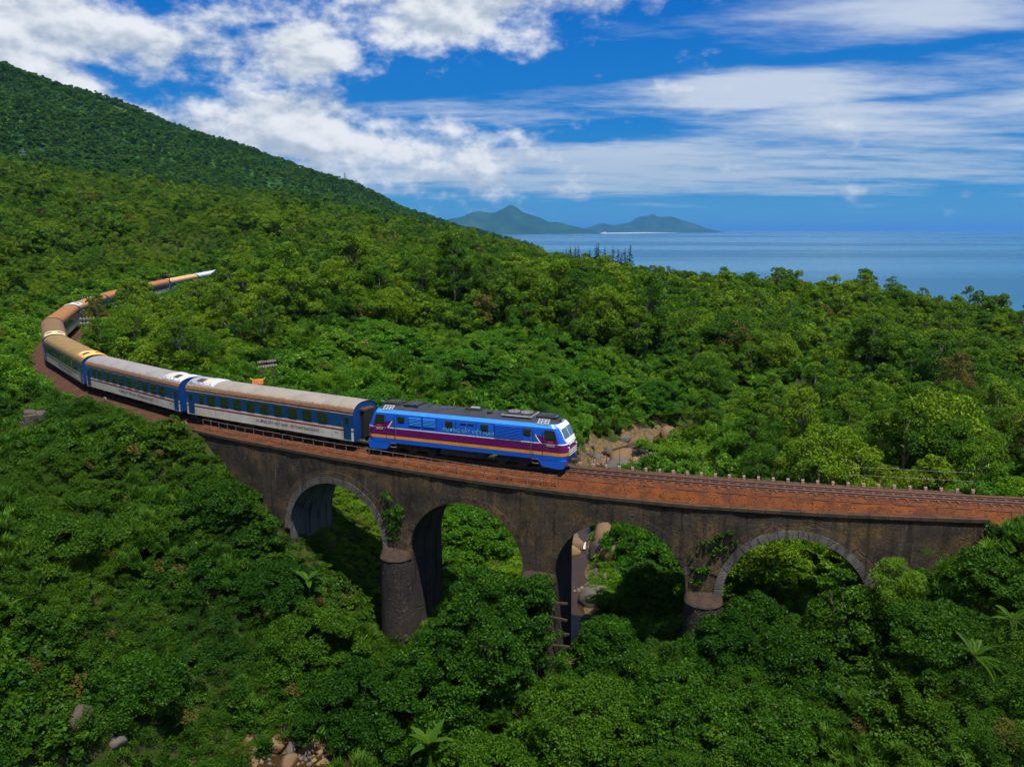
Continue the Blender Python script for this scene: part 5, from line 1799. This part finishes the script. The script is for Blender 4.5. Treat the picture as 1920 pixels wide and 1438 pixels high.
# climbers hanging on the masonry
for s0, z0, ww, hh, lab in ((70.0, -4.6, .9, 1.7, 'green climber hanging on the wall above the left pier'), (46.4, -3.6, 1.3, 1.2, 'thin green climber on the wall above the right pier'), (47.4, -5.6, .9, 1.2, 'moss and climber growing on the right pier')):
    rr = random.Random(int(s0 * 10)); o0 = tpos(s0, NEAR, z0)
    cl = []
    for k in range(30 if s0 > 60 else 16):
        p = tpos(s0 + rr.gauss(0, ww * .5), NEAR + .12, z0 + rr.gauss(0, hh * .5)) - o0
        cl.append((*p, rr.uniform(.16, .34) * (1 if s0 > 60 else .7)))
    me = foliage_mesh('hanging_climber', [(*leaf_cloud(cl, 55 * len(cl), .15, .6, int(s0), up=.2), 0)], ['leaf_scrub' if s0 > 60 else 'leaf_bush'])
    o = link(bpy.data.objects.new('hanging_climber', me)); o.location = o0
    tag(o, lab, 'climber')

# ------------------------------------------------------------------ stream and boulders
mb = MB(); wid = [3, 2.6, 2.8, 3.2, 2.6, 2.4, 2.2, 2.0, 1.8, 1.9, 2.2, 2.2, 2.2]
V = []
for i, (x, y, z) in enumerate(STREAM):
    a = STREAM[max(i - 1, 0)]; b = STREAM[min(i + 1, len(STREAM) - 1)]
    t_ = b - a; l_ = math.hypot(t_[0], t_[1]); nx, ny = -t_[1] / l_, t_[0] / l_
    V += [(x + nx * wid[i], y + ny * wid[i], z + .02), (x - nx * wid[i], y - ny * wid[i], z + .02)]
mb.add(V, [(2 * i, 2 * i + 1, 2 * i + 3, 2 * i + 2) for i in range(len(STREAM) - 1)], 'stream_water')
tag(mb.build('stream'), kind='structure')


# gravel margins
SG = STREAM[2:-2]; ys = np.linspace(0, 1, 160); pl = np.array([np.interp(ys, np.linspace(0, 1, len(SG)), SG[:, q]) for q in (0, 1)]).T
V, Fq = [], []
for i in range(160):
    a, b = pl[max(i - 1, 0)], pl[min(i + 1, 159)]; tn = (b - a) / np.linalg.norm(b - a); nr = np.array([-tn[1], tn[0]])
    for k in range(11):
        q = pl[i] + nr * (k - 5) * .85 * (1 + .25 * math.sin(i * .7 + k)); V.append((q[0], q[1], 0))
V = np.array(V); V[:, 2] = ground(V[:, 0], V[:, 1]) + np.tile(np.array([-.3, .12, .16, .12, -.12, -.2, -.12, .12, .16, .12, -.3]), 160)
for i in range(159):
    for k in range(10): Fq.append((i * 11 + k, i * 11 + k + 1, (i + 1) * 11 + k + 1, (i + 1) * 11 + k))
tag(link(bpy.data.objects.new('gravel_bank', np_mesh('gravel_bank', V, Fq, ['gravel'], True))), kind='structure')


def rock_mesh(seed, mn):
    import bmesh
    bm = bmesh.new()
    bmesh.ops.create_icosphere(bm, subdivisions=3, radius=1.0)
    rg_ = np.random.default_rng(seed)
    N_ = unit(rg_.normal(size=(13, 3))); D_ = rg_.uniform(.62, 1.0, 13)
    for v in bm.verts:
        d = np.array(v.co.normalized()); dt = N_ @ d
        rad = min(1.0, min([9.0] + [(D_[i] / dt[i]) for i in range(13) if dt[i] > .05]))
        rad *= 1 + .05 * float(fbm(d[0] * 2.5 + seed, d[1] * 2.5 + d[2] * 1.7, seed, 3))
        v.co = Vector(d * rad * np.array([1.0, .85, .72]))
    me = bpy.data.meshes.new('boulder'); bm.to_mesh(me); bm.free()
    me.materials.append(MATS[mn])
    me.polygons.foreach_set('use_smooth', [True] * len(me.polygons))
    return me


ROCK = {mn: [rock_mesh(hash(mn[-1]) % 7 + 40 + k * 13 + ord(mn[-1]), mn) for k in range(3)] for mn in ('rock_a', 'rock_b', 'rock_c', 'rock_d')}
rk = random.Random(3)
BOULD = [  # x, y, size, material, group, label
    (14.6, 100.6, 2.3, 'rock_a', 1, 'largest orange brown boulder in the stream behind the locomotive nose'), (13.2, 100.0, 1.0, 'rock_c', 1, 'yellowish boulder at the foot of the largest stream boulder'),
    (12.9, 103.4, 1.3, 'rock_d', 1, 'purple brown boulder left of the largest stream boulder'), (10.6, 104.6, .6, 'rock_b', 1, 'small grey boulder at the left edge of the stream'),
    (15.8, 108.6, .9, 'rock_b', 1, 'grey boulder farthest up the stream'), (16.6, 106.4, 1.1, 'rock_d', 1, 'dark boulder up the stream under overhanging scrub'),
    (18.0, 106.8, 1.1, 'rock_a', 1, 'rounded tan boulder right of the dark upstream boulder'), (22.6, 111.5, 1.7, 'rock_a', 1, 'lone orange boulder among the bushes up the stream'),
    (19.6, 110.3, .7, 'rock_b', 1, 'small pale boulder between the bushes up the stream'), (16.6, 99.6, 1.2, 'rock_b', 1, 'pale grey boulder right of the largest stream boulder'), (13.4, 96.6, 1.9, 'rock_b', 1, 'flat pale slab at the near side of the stream'),
    (6.0, 77.4, 1.0, 'rock_b', 2, 'pointed pale boulder at the top of the cascade under the viaduct'), (6.6, 75.2, 1.1, 'rock_a', 2, 'orange boulder beside the cascade seen through the arch'), (5.9, 73.6, .9, 'rock_c', 2, 'yellow brown boulder lowest at the left of the cascade'),
    (9.3, 74.8, 2.0, 'rock_a', 2, 'big slanting boulder right of the cascade'), (8.6, 71.8, 1.6, 'rock_d', 2, 'brown slab below the slanting boulder'), (9.6, 69.0, 1.6, 'rock_c', 2, 'sandy boulder half under leaves right of the pool'),
    (7.2, 63.6, 1.7, 'rock_b', 2, 'large grey boulder beside the middle pier'), (6.2, 60.6, .8, 'rock_d', 2, 'small reddish boulder at the foot of the middle pier'), (8.4, 66.0, .7, 'rock_a', 2, 'small tan boulder at the edge of the brown pool'),
    (-24.3, 40.3, 1.25, 'rock_d', 3, 'lone purple brown boulder at the bottom left'), (-22.9, 41.6, .6, 'rock_b', 3, 'small dark boulder right of the lone bottom left boulder'),
    (-15.6, 47.3, .95, 'rock_a', 3, 'broad olive tan boulder, left of the bottom edge cluster'), (-14.8, 48.4, .6, 'rock_b', 3, 'bluish grey boulder, topmost of the bottom edge cluster'), (-14.5, 47.2, .55, 'rock_b', 3, 'round grey boulder in the middle of the bottom edge cluster'),
    (-14.0, 47.7, .5, 'rock_d', 3, 'dark round boulder in the bottom edge cluster'), (-13.3, 47.5, .7, 'rock_c', 3, 'orange boulder at the right of the bottom edge cluster'), (-14.3, 46.0, .7, 'rock_a', 3, 'tan boulder cut by the bottom edge'),
    (-17.3, 46.0, .55, 'rock_d', 3, 'reddish boulder left of the bottom edge cluster'), (-16.5, 45.8, .4, 'rock_a', 3, 'small flat tan stone left of the bottom edge cluster'), (-12.5, 47.4, .38, 'rock_c', 3, 'small yellow stone right of the bottom edge cluster'), (-11.8, 46.9, .3, 'rock_b', 3, 'smallest grey stone at the right of the dark pool')]
for x, y, sz_, mn, g_, lab in BOULD:
    z = float(ground([x], [y])[0])
    o = link(bpy.data.objects.new('boulder', ROCK[mn][rk.randrange(3)]))
    o.location = (x, y, z + sz_ * .18); o.scale = (sz_, sz_ * rk.uniform(.8, 1.1), sz_ * rk.uniform(.8, 1.15))
    o.rotation_euler = (rk.uniform(-.4, .4), rk.uniform(-.4, .4), rk.uniform(0, 6.28))
    tag(o, lab, 'boulder', {1: 'boulders up the stream', 2: 'boulders under the viaduct', 3: 'boulders at the bottom edge'}[g_])
for k in range(26):
    x, y = rk.choice([(12.6, 101.6), (14.6, 97.0), (17.4, 101.5), (18.8, 105.6), (15.4, 104.2)]); x += rk.gauss(0, 1.3); y += rk.gauss(0, 1.1)
    o = link(bpy.data.objects.new('boulder', ROCK[rk.choice(['rock_a', 'rock_a', 'rock_b', 'rock_c', 'rock_d'])][rk.randrange(3)]))
    sz_ = rk.uniform(.35, .95); o.location = (x, y, float(ground([x], [y])[0]) + sz_ * .2); o.scale = (sz_, sz_ * rk.uniform(.75, 1.1), sz_ * rk.uniform(.7, 1.0)); o.rotation_euler = (rk.uniform(-.4, .4), rk.uniform(-.4, .4), rk.uniform(0, 6.28))
    tag(o, 'small boulder strewn among the big stones of the stream behind the locomotive nose', 'boulder', 'small boulders up the stream')
fo_ = MB(); fo_.add([(7.2, 74.7, -13.3), (7.34, 74.75, -13.3), (7.2, 74.2, -13.55), (7.0, 74.15, -13.55), (7.22, 73.8, -13.62), (6.95, 73.7, -13.62)], [(0, 1, 2, 3), (3, 2, 4, 5)], 'foam')
tag(fo_.build('cascade'), kind='structure')
# loose stones of the stream bed
rng = np.random.default_rng(12)
pts = []
for x0, y0, rx, ry, n_ in ((11.6, 101.8, 2.6, 2.0, 330), (13.6, 96.2, 2.8, 1.8, 330), (17.0, 101.5, 2.8, 2.6, 330), (19.5, 107.5, 1.8, 1.8, 140), (8.6, 68.6, 1.4, 2.2, 80), (6.6, 66.2, 1.2, .8, 40), (-13.6, 46.4, 2.0, .9, 40)):
    q = rng.normal(size=(n_, 2)) * np.array([rx, ry]) * .5 + np.array([x0, y0]); pts.append(q)
q = np.vstack(pts); zq = ground(q[:, 0], q[:, 1]); k = len(q)
proto_coll('pebble', [ROCK['rock_c'][0], ROCK['rock_a'][1], ROCK['rock_b'][2]])
r = rng.uniform(.10, .30, k) * np.where(rng.random(k) < .08, 2.0, 1)
gn_scatter('stream_stones', PROTO['pebble'], np.c_[q, zq + .1], rng.uniform(0, 6.28, (k, 3)), np.repeat(r[:, None], 3, 1), rng.integers(0, 3, k), 'yellow brown stones scattered over the stream bed', 'stones')

def small_rock(seed, mn):
    import bmesh
    bm = bmesh.new(); bmesh.ops.create_icosphere(bm, subdivisions=1, radius=1.0)
    rr_ = random.Random(seed)
    for v in bm.verts: v.co *= rr_.uniform(.7, 1.15)
    me = bpy.data.meshes.new('stone'); bm.to_mesh(me); bm.free(); me.materials.append(MATS[mn]); return me


proto_coll('ballast_stone', [small_rock(1, 'ballast'), small_rock(2, 'ballast'), small_rock(3, 'ballast'), small_rock(4, 'ballast_dark'), small_rock(5, 'footing')])
k = 9000
ss = rng.uniform(22, 98, k); oo = rng.uniform(-2.1, 2.3, k); oo = np.where(rng.random(k) < .6, rng.uniform(.7, 2.35, k), oo)
zz_ = np.array([np.interp(o_, [q[0] for q in ballast_sec(s_)][::-1], [q[1] for q in ballast_sec(s_)][::-1]) for s_, o_ in zip(ss, oo)])
pp = tpos(ss, oo); pp[:, 2] += zz_ - .005
r = rng.uniform(.02, .05, k) * np.where(rng.random(k) < .03, 1.6, 1)
gn_scatter('ballast_stones', PROTO['ballast_stone'], pp, rng.uniform(0, 6.28, (k, 3)), np.repeat(r[:, None], 3, 1), rng.choice([0, 1, 2, 3, 4], k, p=[.34, .34, .217, .1, .003]), 'rust brown ballast stones along the track on the viaduct', 'ballast')

# dry grass beside the line at left
proto_coll('dry_tuft', [foliage_mesh('dry_tuft', [(*grass_tuft(70 + k, 70, .7), 0)], ['dry_grass']) for k in range(2)])
ss = rng.uniform(93, 126, 90); oo = rng.uniform(3.5, 4.8, 90)
pp = np.array([tpos(a, b) for a, b in zip(ss, oo)]); zz_ = ground(pp[:, 0], pp[:, 1])
gn_scatter('dry_grass', PROTO['dry_tuft'], np.c_[pp[:, :2], zz_ - .05], np.c_[np.zeros((90, 2)), rng.uniform(0, 6.28, 90)], np.repeat(rng.uniform(.5, 1.1, 90)[:, None], 3, 1), rng.integers(0, 2, 90), 'straw coloured dry grass along the embankment below the carriages', 'grass')


# ------------------------------------------------------------------ particular plants
def blade(length, width, bend, n_=9, tears=0.0, seed=0, fold=.18):
    """a long leaf along +x arching over; banana blade"""
    V, Fq = [], []
    rr = random.Random(seed)
    for i in range(n_ + 1):
        t = i / n_
        x = length * (math.sin(t * bend) / bend); z = length * ((1 - math.cos(t * bend)) / bend) * -1
        wd_ = width * (math.sin(PI * min(1, .08 + t * .94)) ** .6) * (1 - tears * (i % 2) * rr.random())
        V += [(x, -wd_, z + fold * wd_), (x, 0, z), (x, wd_, z + fold * wd_)]
    for i in range(n_):
        for k in range(2): Fq.append((i * 3 + k, i * 3 + k + 1, i * 3 + k + 4, i * 3 + k + 3))
    V = np.array(V)
    return V, np.array(Fq), np.full(len(V), rr.random())


def banana(loc, label, n_, L, seed):
    t = thing('banana_plant', label, 'banana plant', loc)
    rr = random.Random(seed)
    link(bpy.data.objects.new('stalk', foliage_mesh('stalk', [(*stem([(0, 0, -.6), (.03, 0, .8), (.05, .02, 1.9)], [.16, .13, .07], 8), 0)], ['leaf_palm'])), t)
    for k in range(n_):
        me = foliage_mesh('leaf', [(*blade(L * rr.uniform(.8, 1.15), .26, rr.uniform(.9, 1.5), 11, .35, seed + k), 0)], ['leaf_palm'])
        o = part('leaf', me, t, (0, 0, 1.75), (0, -rr.uniform(.75, 1.35), k * 2.4 + rr.uniform(-.3, .3)))


banana((-4.9, 42.6, -15.0), 'banana plant with long arching leaves at the bottom centre', 9, 1.9, 1)
banana((-15.6, 57.2, float(ground([-15.6], [57.2])[0]) + 1.6), 'young banana plant with upright leaves left of the arches', 6, 1.7, 40)


def palm(loc, label, n_, L, seed):
    t = thing('fan_fern_palm', label, 'palm', loc)
    rr = random.Random(seed)
    link(bpy.data.objects.new('stalk', foliage_mesh('stalk', [(*stem([(0, 0, -.6), (0, 0, .5), (.02, 0, 1.0)], [.12, .10, .06], 7), 0)], ['bark'])), t)
    for k in range(n_):
        ln = L * rr.uniform(.8, 1.15); bend = rr.uniform(.9, 1.5)
        pos, tan, nr = [], [], []
        prt = [(*stem([(ln * math.sin(u * bend) / bend, 0, -ln * (1 - math.cos(u * bend)) / bend) for u in (0, .33, .66, 1)], [.025, .02, .014, .006], 4), 0)]
        for i in range(34):
            u = .12 + .86 * i / 33
            p = np.array([ln * math.sin(u * bend) / bend, 0, -ln * (1 - math.cos(u * bend)) / bend])
            for sd_ in (-1, 1):
                d = unit(np.array([.85, sd_ * 1.0, -.25])); w_ = .34 * math.sin(PI * (.15 + .8 * u)) * L / 2
                pos.append(p + d * w_ * .5); tan.append(d); nr.append(np.array([.1, 0, 1.0]))
        pos, tan, nr = np.array(pos), np.array(tan), unit(np.array(nr))
        sz_ = np.full(len(pos), .34 * L / 2)
        v, f = leaf_quads(pos, nr, sz_, .10, np.random.default_rng(k), .3, tan)
        prt.append((v, f, np.full(len(v), rr.random()), 0))
        part('frond', foliage_mesh('frond', prt, ['leaf_palm']), t, (0, 0, .95), (0, -rr.uniform(.3, 1.1), k * 2.4))


palm((24.2, 38.4, float(ground([24.2], [38.4])[0]) + .2), 'pale feathery palm fronds on the right bank', 12, 1.6, 5)
palm((26.6, 39.4, float(ground([26.6], [39.4])[0]) + .1), 'second pale palm at the right edge', 9, 1.4, 9)
# feathery light green tree by the right abutment
rr = random.Random(8); cl = []
for k in range(46):
    a = rr.uniform(0, 6.28); h = rr.random(); rad = 1.75 * math.sin(PI * (.2 + .75 * h)) * rr.uniform(.3, 1)
    cl.append((rad * math.cos(a), rad * math.sin(a), 1.2 + 3.1 * h, rr.uniform(.32, .55)))
t = thing('feathery_tree', 'light green feathery young tree in front of the right abutment', 'tree', (22.8, 44.6, float(ground([22.8], [44.6])[0])))
link(bpy.data.objects.new('crown', foliage_mesh('crown', [(*leaf_cloud(cl, 9000, .17, .28, 8, up=.7), 0)], ['leaf_feather'])), t)
link(bpy.data.objects.new('trunk', foliage_mesh('trunk', [(*stem([(0, 0, -.5), (.1, 0, 1.3), (.15, .1, 3.6)], [.09, .07, .02], 6), 0)], ['bark'])), t)
# broad dark tree close behind the right end of the viaduct
tree_thing((35.5, 64.5, float(ground([35.5], [64.5])[0]) - .6), 2, 1.32, .7, 'broadest dark leafy tree behind the right end of the viaduct', None)

# dark casuarinas on the skyline above the sea
rr = random.Random(21)
cas = []
for q in range(3):
    cl = []; r2 = random.Random(50 + q)
    for k in range(26):
        h = k / 25; a = k * 2.4; rad = (1 - h) * 1.5 * r2.uniform(.4, 1)
        cl.append((rad * math.cos(a), rad * math.sin(a), 3 + 9.6 * h, .85 * (1.15 - h)))
    cas.append((foliage_mesh('crown', [(*leaf_cloud(cl, 800, .55, .35, 60 + q, up=.8), 0)], ['leaf_dark']), foliage_mesh('trunk', [(*stem([(0, 0, -1), (0, 0, 6), (0, 0, 12)], [.2, .14, .04], 5), 0)], ['bark'])))
for k, (x, dyy) in enumerate(((19.6, 0), (21.2, 3), (22.6, -2), (24.0, 1), (28.2, 2), (30.4, -1), (31.4, 3), (33.4, 0), (36.6, 2), (38.0, -2), (39.6, 1), (41.2, 3), (42.6, 0))):
    y = 292 + dyy; z = float(ground([x], [y])[0])
    t = thing('casuarina_tree', 'slim dark conifer like tree on the skyline above the sea', 'tree', (x, y, z), (0, 0, k), 'dark slim trees on the skyline')
    sc_ = (11.4 - z * 1.0) / 12.6 * rr.uniform(.85, 1.1); t.scale = (sc_ * 1.25, sc_ * 1.25, sc_)
    part('crown', cas[k % 3][0], t); part('trunk', cas[k % 3][1], t)


# ------------------------------------------------------------------ trackside things
# small yellow shrine
p = tpos(91.5, -4.7); gz_ = float(ground([p[0]], [p[1]])[0])
t = thing('trackside_shrine', 'small yellow shrine with orange tiled roof behind the first carriage', 'shrine', (p[0], p[1], gz_), (0, 0, .25))
MB().box((0, 0, 2.0), (.50, .5, 4.0), 'shrine_yellow', bev=.03).build('pillar', t)
MB().box((0, 0, 4.27), (.78, .72, .55), 'shrine_yellow', bev=.02).build('house', t)
rb = MB()
for sy in (-1, 1):
    for k in range(6):
        rb.box((-.42 + .168 * k, sy * .26, 4.78), (.15, .66, .05), 'tile_orange', rot=(R(30) * -sy, 0, 0))
rf = rb.build('roof', t)
MB().box((0, 0, 4.96), (1.1, .10, .09), 'shrine_yellow', bev=.02).build('ridge', rf)
for sx in (-1, 1):
    MB().tube([(sx * .48, 0, 4.96), (sx * .62, 0, 5.04), (sx * .70, 0, 5.2)], [.06, .05, .02], 6, 'shrine_yellow').build('ridge_end', rf)
MB().box((0, -.37, 4.22), (.40, .04, .34), 'tile_orange').build('niche', t)

# weathered board on two posts, up the slope
x, y = -26.6, 87.0; gz_ = float(ground([x], [y])[0])
t = thing('weathered_board', 'weathered two rail white board on dark posts in the scrub behind the first carriage', 'sign', (x, y, gz_), (0, R(-6), .12))
for sx in (-.55, .55): MB().box((sx, 0, 1.9), (.14, .14, 3.9), 'wood_pole').build('post', t)
for z in (3.28, 3.78):
    MB().box((0, -.09, z), (2.0, .06, .24), 'sign_white', bev=.01).build('board', t)
    for k in range(7): MB().box((-.85 + .28 * k, -.125, z), (.07, .02, .16), 'wood_pole').build('mark', t)


def telegraph(loc, h, rz, label, arms=2):
    t = thing('telegraph_pole', label, 'telegraph pole', loc, (0, 0, rz), 'telegraph poles along the inside of the bend')
    MB().tube([(0, 0, -.6), (0, 0, h)], [.15, .10], 8, 'wood_pole').build('mast', t)
    for k in range(arms):
        z = h - .25 - .62 * k
        ar = MB().box((0, -.1, z), (2.4, .10, .11), 'sign_white' if arms > 1 else 'wood_pole').build('cross_arm', t)
        for j in range(6):
            MB().tube([(-1.05 + .42 * j, -.1, z + .05), (-1.05 + .42 * j, -.1, z + .2)], [.05, .035], 6, 'porcelain').build('insulator', ar)
        MB().tube([(-.6, -.1, z), (0, -.1, z - .45), (.6, -.1, z)], .025, 5, 'iron_dark').build('brace', ar)


for s_, o_, ht, lab, ar in ((144, -4.6, 5.6, 'telegraph pole with two pale cross arms standing inside the tight bend', 2), (173, -3.3, 6.2, 'dark telegraph pole in front of the tan carriage roof', 1), (228, -4.2, 6.0, 'farthest telegraph pole, near the tail of the train', 1)):
    p = tpos(s_, o_); telegraph((p[0], p[1], float(ground([p[0]], [p[1]])[0])), ht - 0.0, heading(s_) + 1.3, lab, ar)

p = tpos(104.6, 3.5); t = thing('marker_post', 'slim pale marker post beside the second carriage', 'post', (p[0], p[1], float(ground([p[0]], [p[1]])[0])), (0, 0, heading(104.6)))
MB().box((0, 0, .8), (.12, .10, 1.9), 'concrete_pale', bev=.015).build('shaft', t)
MB().box((0, 0, 1.83), (.34, .14, .26), 'concrete_pale', bev=.02).build('head', t)

# remains of a blockhouse at the left edge
t = thing('ruined_masonry', 'broken dark masonry stump and ledge in the scrub at the left edge', 'ruin', (-40.6, 66.2, float(ground([-40.6], [66.2])[0])), (0, 0, .18))
st = MB(); st.box((.1, .05, 1.2), (1.5, 1.3, 1.9), 'concrete_old', rot=(.05, -.06, .1), bev=.12); st.box((-.25, -.1, 2.1), (.9, .9, .5), 'concrete_old', rot=(.1, .12, .5), bev=.1); st.add([(-.9, -.7, -.6), (.95, -.75, -.6), (.9, .7, -.6), (-.85, .7, -.6), (-.95, -.7, 1.5), (.7, -.72, 1.25), (.75, .6, 1.0), (-.8, .6, 1.3)], [(0, 1, 2, 3), (4, 5, 6, 7), (0, 1, 5, 4), (1, 2, 6, 5), (2, 3, 7, 6), (3, 0, 4, 7)], 'concrete_old')
st.build('stump', t)
MB().box((-2.0, -1.5, .1), (4.6, 1.9, .32), 'concrete_pale', rot=(R(4), 0, 0), bev=.05).build('ledge', t)
MB().box((-2.2, -1.75, -.7), (4.2, 1.3, 1.4), 'concrete_old', bev=.06).build('footing', t)
MB().box((1.9, .1, .5), (1.3, 1.1, .9), 'concrete_old', rot=(.1, .2, .5), bev=.08).build('fallen_block', t)
t = thing('leaning_board', 'small white board leaning over at the left end of the parapet', 'sign', tuple(tpos(91.9, NEAR + .35, -.75)), (R(10), R(35), 2.4))
MB().box((0, 0, .45), (.07, .07, 1.1), 'iron').build('stake', t)
MB().box((0, -.05, .85), (.34, .03, .75), 'sign_white', bev=.01).build('board', t)


# ------------------------------------------------------------------ pylons on the mountain
def pylon(x, y, h, label):
    z = float(ground([x], [y])[0])
    t = thing('lattice_pylon', label, 'pylon', (x, y, z), (0, 0, .4), 'pylons on the mountain')
    for sx in (-1, 1):
        for sy in (-1, 1):
            MB().tube([(sx * 2.4, sy * 2.4, -1), (sx * .7, sy * .7, h * .62), (sx * .25, sy * .25, h)], .12, 4, 'pylon_steel').build('leg', t)
    for k in range(5):
        f = k / 5; wd_ = 2.4 - 1.7 * f * 1.0; z0 = h * .62 * f; z1 = h * .62 * (k + 1) / 5
        b_ = MB()
        for sy in (-1, 1): b_.tube([(-wd_, sy * wd_, z0), (wd_ * .9, sy * wd_ * .9, z1)], .1, 4, 'pylon_steel'); b_.tube([(wd_, sy * wd_, z0), (-wd_ * .9, sy * wd_ * .9, z1)], .1, 4, 'pylon_steel')
        b_.build('bracing', t)
    for z_, l in ((h * .70, 5.0), (h * .84, 4.0)):
        MB().prism([(-l * .7, z_), (0, z_ - .4), (l * .7, z_), (0, z_ + .2)], -.1, .1, 'pylon_steel').build('arm', t)


pylon(-225, 1110, 17, 'lattice pylon on the ridge, left of a pair against the sky')
pylon(-214, 1130, 13, 'shorter lattice pylon on the ridge, right of a pair against the sky')
pylon(-345, 585, 13, 'lattice pylon low on the dark slope at far left')

# ------------------------------------------------------------------ the air
hz = MB(); hz.box((0, 40000, (SEA_Z - 1 + 330) / 2), (122000, 102000, 330 - (SEA_Z - 1)), None)
m, n = new_mat('haze')
pv = n.add('ShaderNodeVolumePrincipled', {'Color': (.14, .47, 1.0, 1), 'Density': HAZE, 'Anisotropy': .2})
n.add('ShaderNodeOutputMaterial', {1: pv.outputs[0]})
hz.mid('haze')
ho = hz.build('haze')
tag(ho, 'thin bluish sea haze over the bay', 'haze', None, 'stuff')
